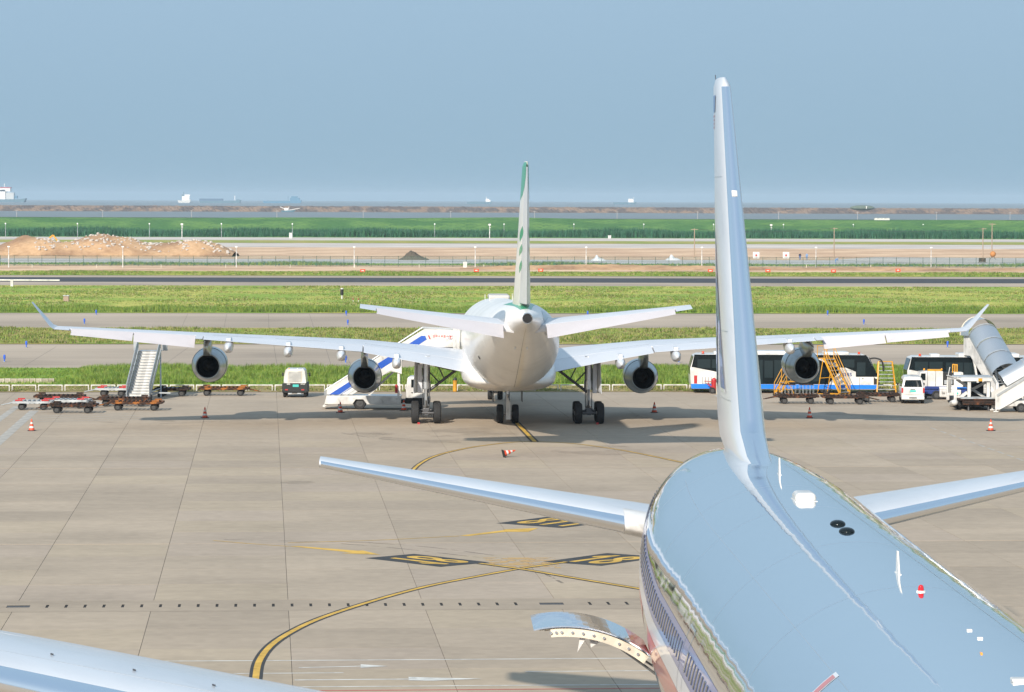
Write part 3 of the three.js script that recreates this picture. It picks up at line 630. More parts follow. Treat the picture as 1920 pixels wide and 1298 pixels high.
    mk('winglet', skin(wl.map(([x, y, s, c, t], i) => foilLoop(0, 1, t).map(([u, v]) => { const a = i === 0 ? 0.1 : 0.95; return V(sg * (x - v * c * sin(a)), y + v * c * cos(a) - (i === 0 ? u * 0.04 : 0), Z(s) + u * c); }))), M.greyPaint, wing);
    mk('leading_edge_slat', skin(spanList(L, sg * 3.2, sg * 28.8, 20).map((q) => { const o = foilLoop(0, 1, q.t, 14); return wingPts({ ...q, le: [q.le[0], q.le[1], q.le[2]] }, 0, 0.1).map((p) => V(p.x, p.y + (p.y > q.le[1] ? 0.006 : -0.006), p.z - 0.01)); })), M.aluFlat, wing);
    // flap track fairings
    for (const x of [7.3, 10.9, 14.3, 18.1]) {
      const q = sectionAt(L, sg * x), zt = q.le[2] + q.c, yt = q.le[1] - q.d;
      const prof = [[-3.4, 0.02, 0.02, -0.1], [-2.6, 0.2, 0.22, -0.25], [-1.2, 0.29, 0.34, -0.40], [-0.1, 0.30, 0.36, -0.46], [0.55, 0.24, 0.28, -0.48], [0.95, 0.12, 0.14, -0.46], [1.05, 0.03, 0.04, -0.45]];
      mk('flap_track_fairing', skin(prof.map(([dz, w, h, dy]) => { const r = []; for (let k = 0; k < 18; k++) { const a = k / 18 * 2 * PI; r.push(V(sg * x + w * Math.sign(sin(a)) * abs(sin(a)) ** 0.75, yt + dy + h * Math.sign(cos(a)) * abs(cos(a)) ** 0.8, zt + dz)); } return r; })), M.greyPaint, wing);
      mk('fairing_pylon', bx(0.26, 0.5, 1.6, sg * x, yt - 0.10, zt - 1.0), M.greyPaint, wing);
    }
    // spoiler joints
    for (const x of [6.2, 12, 16]) { const a = sectionAt(L, sg * x), b = sectionAt(L, sg * x + sg * 3.2); const pt = (q, k) => [q.le[0], q.le[1] - q.d * k + half4(k, q.t) * q.c + 0.004, q.le[2] + q.c * k]; mk('spoiler_joint', beam(pt(a, 0.62), pt(b, 0.62), 0.012, 0.012), M.darkSteel, wing); }
    // engines
    const e1 = sectionAt(L, sg * 9.45), e2 = sectionAt(L, sg * 19.65);
    const pyl = (q, y, zn, R) => [[zn - 4.2, y + R * 0.75, y + R * 0.98, 0.05], [zn - 2.4, y + R * 0.7, y + R * 1.25, 0.2], [q.le[2] + 0.4, y + R * 0.55, q.le[1] + 0.1, 0.26], [zn + 0.6, y + 0.72, q.le[1] - 0.25, 0.24], [zn + 2.6, q.le[1] - 0.8, q.le[1] - 0.4, 0.14], [zn + 3.6, q.le[1] - 0.62, q.le[1] - 0.5, 0.04]];
    const i1 = engine(jet, sg * 9.45, 2.63, Z(26.0), 1.17, 4.9, 0.80, M.nacelle, pyl(e1, 2.63, Z(26.0), 1.17));
    const i2 = engine(jet, sg * 19.65, 3.72, Z(33.0), 1.17, 4.9, 0.80, M.nacelle, pyl(e2, 3.72, Z(33.0), 1.17));
    // tailplane with drooped elevator
    const HS = [{ le: [sg * 0.6, 7.42, Z(55.4)], c: 6.3, t: 0.10, d: 0.30 }, { le: [sg * 9.45, 8.62, Z(60.2)], c: 2.2, t: 0.09, d: 0.08 }];
    const h = mk('tailplane', wingSkin(spanList(HS, sg * 0.6, sg * 9.45, 10), 0, 0.68), M.wingGrey, jet);
    mk('elevator', wingSkin(spanList(HS, sg * 1.25, sg * 8.5, 8), 0.682, 1, rad(13)), M.flap, h);
    mk('tailplane_tip', wingSkin(spanList(HS, sg * 8.54, sg * 9.45, 2), 0.682, 1, rad(2)), M.greyPaint, h);
    // main gear
    const g = new THREE.Group(); g.name = 'main_landing_gear'; jet.add(g); g.position.set(sg * 5.35, 0, 0);
    const Wm = wheel(0.685, 0.50);
    mk('shock_strut', [cy(0.25, 0.25, 2.2, 0, 3.3, 0), cy(0.30, 0.30, 0.5, 0, 2.5, 0), cy(0.13, 0.13, 1.4, 0, 1.5, 0), cy(0.2, 0.16, 0.35, 0, 0.95, 0)], M.steel, g);
    mk('bogie_beam', [bx(0.26, 0.3, 2.1, 0, 0.7, 0), cy(0.09, 0.09, 1.3, 0, 0.685, 0.99, 0, 0, PI / 2), cy(0.09, 0.09, 1.3, 0, 0.685, -0.99, 0, 0, PI / 2), rb(0.5, 0.34, 0.4, 0.08, 0, 0.85, 0.75), bar([-0.3, 0.9, 0.95], [-0.3, 0.55, 0.1], 0.05), bar([0.3, 0.9, 0.95], [0.3, 0.55, 0.1], 0.05)], M.darkSteel, g);
    mk('brace', [bar([0, 1.95, 0], [-sg * 2.1, 3.55, -0.2], 0.09, 8), bar([-sg * 0.9, 2.6, -0.1], [-sg * 0.15, 3.4, 0], 0.05), bar([-sg * 1.2, 2.85, -0.1], [-sg * 0.7, 3.9, 0.1], 0.045), bar([-sg * 1.9, 3.4, -0.2], [-sg * 0.5, 3.75, 0.1], 0.045)], M.darkSteel, g);
    mk('torque_link', [bar([0, 2.2, 0.25], [0, 1.5, 0.62], 0.06), bar([0, 1.5, 0.62], [0, 0.95, 0.25], 0.06)], M.steel, g);
    mk('gear_door', bx(0.05, 2.3, 1.3, sg * 0.62, 3.1, -0.1, 0, sg * 0.25, sg * 0.04), M.greyPaint, g); mk('leg_fairing', rb(0.3, 1.9, 0.08, 0.03, sg * 0.42, 2.9, 0.1), M.wingGrey, g); mk('hydraulic_line', [bar([0.24, 3.6, 0.2], [0.2, 1.0, 0.25], 0.03), bar([-0.24, 3.6, 0.2], [-0.2, 1.0, 0.25], 0.03)], M.darkSteel, g);
    for (const dx of [-0.72, 0.72]) for (const dz of [-0.99, 0.99]) addWheel(g, Wm, dx, 0.685, dz);
    mk('wheel_chock', [bx(0.16, 0.12, 0.14, sg * 0.5, 0.06, 1.74)], M.red, g);
  }
  // centre and nose gear
  { const g = new THREE.Group(); g.name = 'centre_landing_gear'; jet.add(g); g.position.set(0, 0, 0.6); const Wc = wheel(0.62, 0.44);
    mk('shock_strut', [cy(0.14, 0.14, 1.6, 0, 1.5, 0), cy(0.08, 0.08, 0.95, 0, 0.62, 0, 0, 0, PI / 2), bar([0, 1.9, 0.35], [0, 1.1, 0], 0.07)], M.steel, g);
    mk('gear_door', ext([[-0.13, 0.28], [0.17, 0.28], [0.17, 1.35], [0, 1.72], [-0.13, 1.35]], 0.04, 0.7, 0.01), M.white, g);
    for (const dx of [-0.5, 0.5]) addWheel(g, Wc, dx, 0.62, 0);
    for (const dx of [-0.95, 0.95]) mk('gear_door', bx(0.05, 0.85, 1.6, dx, 1.85, -0.4), M.darkSteel, g); }
  { const g = new THREE.Group(); g.name = 'nose_landing_gear'; jet.add(g); g.position.set(0, 0, Z(6.7)); const Wn = wheel(0.52, 0.38);
    mk('shock_strut', [cy(0.12, 0.12, 1.9, 0, 1.45, 0), cy(0.07, 0.07, 0.7, 0, 0.52, 0, 0, 0, PI / 2)], M.steel, g);
    for (const dx of [-0.36, 0.36]) addWheel(g, Wn, dx, 0.52, 0);
    for (const dx of [-0.6, 0.6]) mk('gear_door', bx(0.04, 0.9, 1.4, dx, 1.5, 0.2), M.darkSteel, g); }
  // fin and rudder
  const FN = [{ le: [0, 8.2, Z(50.6)], c: 11.6, t: 0.09, d: 0 }, { le: [0, 9.0, Z(52.9)], c: 9.35, t: 0.10, d: 0 }, { le: [0, 16.6, Z(59.3)], c: 3.55, t: 0.095, d: 0 }, { le: [0, 16.86, Z(60.0)], c: 2.7, t: 0.06, d: 0 }];
  const fin = mk('fin', wingSkin([...spanList(FN, 8.2, 16.6, 12, 1), FN[3]], 0, 0.70, 0, true), M.airWhite, jet);
  mk('rudder', wingSkin(spanList(FN, 8.75, 16.55, 10, 1), 0.703, 1, 0, true), M.wingGrey, fin);
  for (const sd of [-1, 1]) {
    finDecal(FN, [[Z(57.75), 14.6], [Z(59.6), 14.7], [Z(60.8), 14.95], [Z(61.7), 15.4], [Z(62.25), 16.0], [Z(62.5), 16.82], [Z(60.0), 16.82], [Z(59.4), 16.58]], sd, 0.012, 'green_fin_flash', M.green, fin);
    for (const [zc, yc, h, w] of [[60.9, 12.72, 0.95, 1.5], [60.6, 11.8, 0.72, 1.4], [60.4, 10.85, 0.8, 1.1]]) {
      const lf = []; for (let k = 0; k <= 10; k++) { const u = k / 10; lf.push([Z(zc + w * (0.62 * sin(PI * u) ** 1.2 - 0.5 + 0.9 * (u - 0.5))), yc + h * (u - 0.5)]); } for (let k = 9; k > 0; k--) { const u = k / 10; lf.push([Z(zc + w * (-0.45 * sin(PI * u) ** 1.2 - 0.5 + 0.9 * (u - 0.5))), yc + h * (u - 0.5)]); }
      finDecal(FN, lf, sd, 0.012, 'leaf_emblem', M.green, fin);
    }
    mk('fin_root_fairing', [B.patch(Z(52), Z(61.5), sd * rad(0), sd * rad(26), 0.006, 16, 3)], M.green, fin).visible = true;
  }
}

// ================================================================ polished metal jet, nose towards the camera
const silver = { s0: 29.3 };
{
  const yaw = 0.0234, Lc = 7.70;                   // the axis heads a little left of the view as it goes away
  const D0 = silver.s0;                            // distance of the nose
  const jet = thing('silver_airliner', 'polished bare metal jet with its open cargo door, nose towards the camera', 'airplane', [Lc - yaw * D0, 0, -D0], PI + yaw);
  jet.updateMatrixWorld(true);
  silver.jet = jet;
  const B = new Body([[0, 4.6], [1.5, 6.0], [4, 7.45], [8, 8.4], [11, 8.53], [47, 8.53], [53, 8.50], [57, 8.3], [60, 7.95], [63.7, 7.3]],
    [[0, 4.58], [1, 3.6], [4, 2.65], [9, 2.33], [40, 2.33], [44, 2.75], [49, 3.75], [55, 5.1], [60, 6.25], [63.7, 7.05]],
    [[0, 0.02], [1.5, 1.3], [4, 2.25], [8, 2.95], [11, 3.1], [41, 3.1], [46, 3.02], [50, 2.78], [54, 2.32], [58, 1.6], [61.5, 0.85], [63.7, 0.22]]);
  silver.B = B;
  const st = [...range(0, 11, 16), ...range(11.6, 43, 40), ...range(43.5, 63.7, 60)], SEG = 120;
  const dS = [42.5, 44.6], dP = [rad(103), rad(136)];    // cargo opening, starboard side
  const fus = mk('fuselage', B.skin(st, SEG, { skip: (r, c) => { const s = (st[r] + st[r + 1]) / 2, p = (c + 0.5) / SEG * 2 * PI; return s > dS[0] && s < dS[1] && p > dP[0] && p < dP[1]; } }), M.alu, jet);
  mk('cargo_hold', [bx(0.05, 1.4, 2.6, 0.6, 4.05, 43.55), bx(1.4, 0.05, 2.6, 1.3, 3.38, 43.55), bx(2.2, 0.05, 2.6, 1.7, 4.8, 43.55), ...[42.3, 44.8].map((z) => ext([[0.6, 3.38], [2.0, 3.38], [2.45, 3.9], [2.8, 4.8], [0.6, 4.8]], 0.05, z))], M.darkSteel, fus);
  const stripeM = { blue: phy(S(0.13, 0.16, 0.36), 0.3, { clearcoat: 0.7, clearcoatRoughness: 0.05 }), white: phy(S(0.66, 0.66, 0.68), 0.3, { clearcoat: 0.7, clearcoatRoughness: 0.05 }), red: phy(S(0.52, 0.10, 0.07), 0.3, { clearcoat: 0.7, clearcoatRoughness: 0.05 }) };
  const winM = phy(S(0.05, 0.055, 0.07), 0.12);
  const win = (() => { const g = new RoundedBoxGeometry(0.02, 0.38, 0.19, 2, 0.009); return prep(g); })();
  for (const sd of [-1, 1]) {
    const band = (a, b) => (name, m, s0, s1) => mk(name, B.patch(s0, s1, sd * rad(a), sd * rad(b), 0.004, 60, 6), m, fus);
    band(70.5, 82)('blue_stripe', stripeM.blue, 9, 60.5); band(82.1, 89)('white_stripe', stripeM.white, 9, 60.0);
    if (sd < 0) band(89.1, 101)('red_stripe', stripeM.red, 9, 59.5);
    else { mk('red_stripe', B.patch(9, dS[0] - 0.02, rad(89.1), rad(101), 0.004, 50, 6), stripeM.red, fus); mk('red_stripe', B.patch(dS[1] + 0.02, 59.5, rad(89.1), rad(101), 0.004, 16, 6), stripeM.red, fus); }
    for (let s = 20; s < 57; s += 0.533) { if (abs(s - 33) < 0.7 || abs(s - 50.2) < 0.9 || (sd < 0 && s < 44)) continue; const p = B.at(s, sd * rad(76.3), 0.006), w = use('window', win, winM, fus); w.position.copy(p); w.rotation.z = sd * rad(13.7); }
    // passenger doors
    for (const s of [33, 50.2]) { const o = []; for (const [a, b] of [[-0.55, -0.5], [0.5, 0.55]]) o.push(B.patch(s + a, s + b, sd * rad(66), sd * rad(105), 0.007, 1, 14)); o.push(B.patch(s - 0.55, s + 0.55, sd * rad(65.4), sd * rad(66.2), 0.007, 6, 1), B.patch(s - 0.55, s + 0.55, sd * rad(104.6), sd * rad(105.4), 0.007, 6, 1)); mk('door_outline', o, M.aluDull, fus); }
  }
  // lap joints and skin seams
  for (const [a, w] of [[-13, 0.002], [38, 0.0012]]) mk('lap_joint', B.patch(9, 50, rad(a) - w, rad(a) + w, 0.003, 60, 1), M.aluDull, fus);
  for (const s of [24, 31, 38, 43, 48.8, 53.2]) mk('frame_seam', B.patch(s, s + 0.012, -PI / 2, PI / 2, 0.003, 1, 50), M.aluDull, fus);
  // title letter on the side (the rest lies outside the picture)
  mk('title_outline', B.patch(18.40, 18.80, rad(37.3), rad(62), 0.004, 2, 12), stripeM.white, fus);
  mk('title_letter', B.patch(18.46, 18.74, rad(38.4), rad(62), 0.008, 2, 12), stripeM.red, fus);

  // fittings on the crown, placed where the sight lines meet the skin
  const inv = jet.matrixWorld.clone().invert();
  const onSkin = (px, py) => { const d = rayDir(px, py); let lo = null; for (let k = 20; k < 110; k += 0.02) { const p = camera.position.clone().addScaledVector(d, k).applyMatrix4(inv); if (p.z < 0.5 || p.z > 63) continue; const t = B.top(p.z), b = B.bot(p.z), m = (t + b) / 2, f = (p.x / B.half(p.z)) ** 2 + ((p.y - m) / ((t - b) / 2)) ** 2; if (f < 1) { lo = p; break; } } return lo; };
  const blade = (h, c) => ext([[0, 0], [c, 0], [c * 0.95, h * 0.5], [c * 0.85, h], [c * 0.55, h]], 0.03, 0, 0.008).rotateY(-PI / 2);
  for (const [px, py, h] of [[1463, 891, 0.40], [1687, 1078, 0.40]]) { const p = onSkin(px, py); mk('blade_antenna', blade(h, 0.36).rotateZ(-Math.atan2(p.x, p.y - 5.43) * 0.35).translate(p.x, p.y - 0.03, p.z), M.white, fus); mk('antenna_base', rb(0.06, 0.02, 0.42, 0.008, p.x, p.y + 0.005, p.z + 0.18), M.white, fus); }
  { const p = onSkin(1508, 937); mk('radome', rb(0.44, 0.24, 0.8, 0.11, p.x, p.y + 0.05, p.z, 0, 0, -Math.atan2(p.x, 3.1)), M.white, fus); mk('radome_base', rb(0.47, 0.03, 0.86, 0.012, p.x, p.y - 0.01, p.z, 0, 0, -Math.atan2(p.x, 3.1)), M.white, fus); }
  for (const [px, py] of [[1571, 983], [1588, 997]]) { const p = onSkin(px, py); mk('dark_dome', new THREE.SphereGeometry(0.15, 20, 10, 0, 2 * PI, 0, PI / 2).scale(1, 0.55, 1.25).rotateZ(-Math.atan2(p.x, p.y - 5.43)).translate(p.x, p.y, p.z), M.glass, fus); }
  { const p = onSkin(1727, 1110); mk('red_beacon', [cy(0.045, 0.05, 0.05, p.x, p.y + 0.045, p.z), sp(0.045, p.x, p.y + 0.07, p.z)], phy(S(0.5, 0.005, 0.01), 0.1, { clearcoat: 1 }), fus); mk('beacon_base', cy(0.07, 0.075, 0.02, p.x, p.y + 0.01, p.z), M.white, fus); }
  for (const [px, py] of [[1818, 1183], [1838, 1198]]) { const p = onSkin(px, py); mk('small_fitting', rb(0.08, 0.03, 0.07, 0.012, p.x, p.y + 0.01, p.z), M.white, fus); }
  { const p = onSkin(1840, 1226); mk('orange_tag', rb(0.03, 0.02, 0.1, 0.008, p.x, p.y + 0.01, p.z), M.amber, fus); }
  { const p = onSkin(1918, 1277); mk('small_fitting', rb(0.3, 0.05, 0.2, 0.02, p.x, p.y + 0.015, p.z), M.white, fus); }

  // fin with dorsal fillet
  const FN = [{ le: [0, 8.25, 46.2], c: 14.6, t: 0.040, d: 0 }, { le: [0, 8.62, 49.4], c: 11.4, t: 0.075, d: 0 }, { le: [0, 9.1, 51.0], c: 9.75, t: 0.095, d: 0 }, { le: [0, 10.0, 51.95], c: 9.1, t: 0.10, d: 0 }, { le: [0, 17.75, 59.2], c: 3.75, t: 0.098, d: 0 }, { le: [0, 17.97, 59.9], c: 2.9, t: 0.06, d: 0 }];
  const fin = mk('fin', wingSkin([...FN.slice(0, 3), ...spanList(FN, 10, 17.75, 12, 1), FN[5]], 0, 0.70, 0, true), M.greyPaint, jet);
  mk('rudder', wingSkin(spanList(FN, 9.1, 17.7, 10, 1), 0.703, 1, 0, true), M.greyPaint, fin);
  mk('leading_edge', skin([...FN.slice(0, 3), ...spanList(FN, 9.4, 17.7, 12, 1)].map((q) => wingPts(q, 0, 0.045, 0, true).map((p) => V(p.x * 1.02 + Math.sign(p.x) * 0.004, p.y, p.z - 0.012)))), M.aluFlat, fin);
  mk('leading_edge_cuff', skin(spanList(FN, 14.8, 14.95, 1, 1).map((q) => wingPts(q, 0, 0.005, 0, true).map((p) => V(p.x * 1.04 + Math.sign(p.x) * 0.008, p.y, p.z - 0.022)))), M.white, fin);
  mk('static_wick', bar([0, 17.95, 62.4], [0, 18.12, 62.6], 0.012), M.darkSteel, fin);
  const sd = 1, blueP = phy(S(0.03, 0.09, 0.30), 0.3, { clearcoat: 0.5 });
  const A_ = (z0, y0, w, h) => [[z0, y0], [z0 + w * 0.3, y0], [z0 + w * 0.62, y0 + h * 0.82], [z0 + w * 0.74, y0], [z0 + w, y0], [z0 + w * 0.82, y0 + h], [z0 + w * 0.50, y0 + h]];
  finDecal(FN, A_(53.6, 9.9, 3.4, 2.9).map(([z, y]) => [z + (y - 9.9) * 0.7, y]), sd, 0.016, 'letter_emblem_edge', stripeM.white, fin);
  finDecal(FN, A_(53.75, 10.0, 3.1, 2.7).map(([z, y]) => [z + (y - 9.9) * 0.7, y]), sd, 0.022, 'letter_emblem', blueP, fin);
  finDecal(FN, [[57.3, 12.2], [58.2, 13.0], [58.9, 13.7], [59.0, 14.0], [58.1, 13.4], [57.4, 12.8]], sd, 0.02, 'eagle_emblem', blueP, fin);
  finDecal(FN, [[60.1, 17.05], [61.2, 17.05], [61.2, 17.5], [60.1, 17.5]], sd, 0.016, 'flag_field', blueP, fin);
  for (let k = 0; k < 4; k++) finDecal(FN, [[60.2, 16.62 + k * 0.1], [62.0, 16.62 + k * 0.1], [62.0, 16.67 + k * 0.1], [60.2, 16.67 + k * 0.1]], sd, 0.016, 'flag_stripe', stripeM.red, fin);
  for (const y of [9.75, 11.4, 15.3]) mk('fin_seam', skin([0, 0.016].map((d) => wingPts(sectionAt(FN, y + d, 1), 0.12, 0.69, 0, true).map((p) => V(p.x * 1.003 + Math.sign(p.x) * 0.003, p.y, p.z))), { caps: false }), M.aluDull, fin);

  for (const sg of [-1, 1]) {
    const HS = [{ le: [sg * 1.6, 6.46, 52.4], c: 7.4, t: 0.10, d: -0.04 }, { le: [sg * 10.76, 7.60, 60.3], c: 2.35, t: 0.11, d: 0.0 }];
    const h = mk('tailplane', wingSkin(spanList(HS, sg * 1.6, sg * 10.76, 14), 0, 0.70), M.greyPaint, jet);
    mk('elevator', wingSkin(spanList(HS, sg * 2.2, sg * 10.2, 8), 0.702, 1, rad(1)), M.greyPaint, h);
    mk('leading_edge', skin(spanList(HS, sg * 2.95, sg * 10.72, 14).map((q) => wingPts(q, 0, 0.045).map((p) => V(p.x, p.y + (p.y > q.le[1] - q.d * 0.05 ? 0.007 : -0.007), p.z - 0.012)))), M.aluFlat, h);
    mk('root_cuff', skin(spanList(HS, sg * 2.1, sg * 2.93, 3).map((q) => wingPts(q, 0, 0.16).map((p) => V(p.x, p.y + (p.y > q.le[1] - q.d * 0.05 ? 0.014 : -0.014), p.z - 0.02)))), M.white, h);
    mk('tip_lamp', rb(0.06, 0.08, 0.14, 0.02, sg * 10.3, 7.58, 60.9), M.darkSteel, h);
    const WL = [{ le: [sg * 2.4, 3.9, 20.5], c: 14.0, t: 0.13, d: 0.5 }, { le: [sg * 9.2, 5.35, 26.1], c: 8.0, t: 0.12, d: 0.1 }, { le: [sg * 15.6, 6.02, 30.65], c: 6.6, t: 0.11, d: 0.02 }, { le: [sg * 30, 7.5, 41.0], c: 2.3, t: 0.10, d: 0 }];
    const w = mk('wing', wingSkin(spanList(WL, sg * 2.4, sg * 30, 30), 0, 0.72), M.greyPaint, jet);
    mk('flap', wingSkin(spanList(WL, sg * 3.2, sg * 21, 14), 0.722, 1, rad(0.5)), M.greyPaint, w);
    mk('aileron', wingSkin(spanList(WL, sg * 21.1, sg * 29.8, 6), 0.722, 1, rad(0.5)), M.greyPaint, w);
    mk('leading_edge_slat', skin(spanList(WL, sg * 4.2, sg * 29.8, 24).map((q) => wingPts(q, 0, 0.07).map((p) => V(p.x, p.y + (p.y > q.le[1] - q.d * 0.08 ? 0.012 : -0.012), p.z - 0.02)))), M.aluFlat, w);
    for (const x of [11.6, 13.1, 14.7]) { const q = sectionAt(WL, sg * x), k = 0.32; mk('vortex_fin', bx(0.014, 0.03, 0.12, q.le[0], q.le[1] - q.d * k + half4(k, q.t) * q.c + 0.025, q.le[2] + q.c * k, 0, sg * 0.5), M.darkSteel, w); }
    for (const k of [0.24, 0.5]) { const a = sectionAt(WL, sg * 4), b = sectionAt(WL, sg * 29), pts = range(4, 29, 10).map((x) => { const q = sectionAt(WL, sg * x); return [q.le[0], q.le[1] - q.d * k + half4(k, q.t) * q.c + 0.003, q.le[2] + q.c * k]; }); for (let i = 0; i < 10; i++) mk('wing_seam', beam(pts[i], pts[i + 1], 0.014, 0.006), M.aluDull, w); }
    const q = sectionAt(WL, sg * 9.7);
    engine(jet, sg * 9.7, 2.6, q.le[2] + 1.6, 1.75, 6.6, 0.95, M.greyPaint, [[q.le[2] - 3, 4.0, 4.3, 0.08], [q.le[2], 3.8, q.le[1], 0.28], [q.le[2] + 1.8, 3.5, q.le[1] - 0.2, 0.28], [q.le[2] + 4, q.le[1] - 0.8, q.le[1] - 0.4, 0.1]]);
    const g = new THREE.Group(); g.name = 'main_landing_gear'; jet.add(g); g.position.set(sg * 5.5, 0, 31.6); const Wm = wheel(0.66, 0.5);
    mk('shock_strut', [cy(0.2, 0.2, 2.6, 0, 3.0, 0), cy(0.14, 0.14, 1.3, 0, 1.3, 0), bx(0.26, 0.3, 3.0, 0, 0.7, 0)], M.steel, g);
    for (const dx of [-0.7, 0.7]) for (const dz of [-1.45, 0, 1.45]) addWheel(g, Wm, dx, 0.66, dz);
  }
  { const g = new THREE.Group(); g.name = 'nose_landing_gear'; jet.add(g); g.position.set(0, 0, 5.9); const Wn = wheel(0.54, 0.4); mk('shock_strut', [cy(0.12, 0.12, 2.2, 0, 1.7, 0), cy(0.07, 0.07, 0.7, 0, 0.54, 0, 0, 0, PI / 2)], M.steel, g); for (const dx of [-0.36, 0.36]) addWheel(g, Wn, dx, 0.54, 0); }
  mk('belly_fairing', new Body([[16, 3.2], [20, 4.2], [30, 4.4], [37, 3.4]], [[16, 2.9], [20, 2.0], [32, 2.0], [37, 2.9]], [[16, 0.5], [20, 2.9], [31, 3.1], [37, 0.8]], 2.6).skin(range(16, 37, 24), 48), M.greyPaint, jet);

  // open cargo door: a curved panel hinged at the top of the opening, held out level
  const door = new THREE.Group(); door.name = 'cargo_door'; jet.add(door);
  const hp = B.at(43.5, rad(103.5), 0.03); door.position.set(hp.x, hp.y, -3.7); door.rotation.z = rad(22);
  const arc = (r, n, a0, a1) => range(a0, a1, n).map((a) => [r * sin(a), r * cos(a)]);
  const Rr = 3.0, a0 = rad(-35), a1 = rad(16), rot = rad(0), turnIn = (p) => p;
  const base = [Rr * sin(a1), Rr * cos(a1)];
  const prof = (r, e = 0) => range(a1, a0, 22).map((a) => { const x = base[0] - r * sin(a), y = r * cos(a) - base[1]; return [x, y]; });
  const slab = (r0, r1, z0, z1, n0 = 0, n1 = 1) => { const o = prof(r0), i = prof(r1).reverse(), A = o.slice(floor(n0 * 22), floor(n1 * 22) + 1), Bq = i.slice(22 - floor(n1 * 22), 23 - floor(n0 * 22)); const g = ext([...A, ...Bq], z1 - z0, (z0 + z1) / 2); return g; };
  mk('outer_skin', slab(Rr, Rr - 0.03, 46.0, 48.5), M.alu, door);
  mk('red_stripe', slab(Rr + 0.004, Rr + 0.001, 46.02, 48.48, 0, 0.22), stripeM.red, door);
  const inner = std(S(0.66, 0.60, 0.50), 0.5, 0, { map: dirt });
  mk('inner_frame', [slab(Rr - 0.05, Rr - 0.24, 46.06, 46.12, 0.02, 0.9), slab(Rr - 0.05, Rr - 0.24, 48.38, 48.44, 0.02, 0.95), slab(Rr - 0.05, Rr - 0.2, 46.9, 46.95, 0.02, 0.95), slab(Rr - 0.05, Rr - 0.2, 47.6, 47.65, 0.02, 0.95)], inner, door);
  mk('inner_liner', slab(Rr - 0.05, Rr - 0.07, 46.1, 48.4, 0.02, 0.97), inner, door);
  const pm = prof(Rr - 0.14);
  for (const k of [2, 4, 6, 9, 11, 13, 15, 17, 18, 19]) mk('rivet', cy(0.03, 0.03, 0.05, pm[k][0], pm[k][1], 46.04, PI / 2, 0, 0, 8), M.steel, door);
  mk('latch', [ext([[0, 0], [0.14, 0], [0.06, -0.36]], 0.05).translate(pm[12][0], pm[12][1] - 0.1, 46.2), ext([[0, 0], [0.3, 0], [0.16, -0.22]], 0.05).translate(pm[9][0], pm[9][1] - 0.1, 46.3)], M.white, door);
  mk('actuator', [bar([-0.5, -0.42, 46.35], [pm[8][0], pm[8][1] - 0.02, 46.2], 0.03), bar([-0.5, -0.3, 46.4], [pm[5][0], pm[5][1] - 0.04, 46.3], 0.025)], M.steel, door);
}
// ---------------------------------------------------------------- vehicles and equipment: local x along the side seen, z towards the camera, y up
const spot = (px, py) => { const p = ground(px, py); return [p.x, 0, p.z]; };
const vW = wheel(0.5, 0.3), vS = wheel(0.33, 0.22), vD = wheel(0.24, 0.16); for (const w of [vW, vS, vD]) w.dark = true;
const turnW = (o) => { o.rotation.y = PI / 2; return o; };
function word(text, h, mat, x, y, z, parent, name = 'lettering', sx = 1) {
  const g = new THREE.ShapeGeometry(font.generateShapes(text, h), 4); g.scale(sx, 1, 1); g.computeBoundingBox(); const c = g.boundingBox.getCenter(V(0, 0, 0));
  return mk(name, g.translate(x - c.x, y - c.y, z), mat, parent);
}
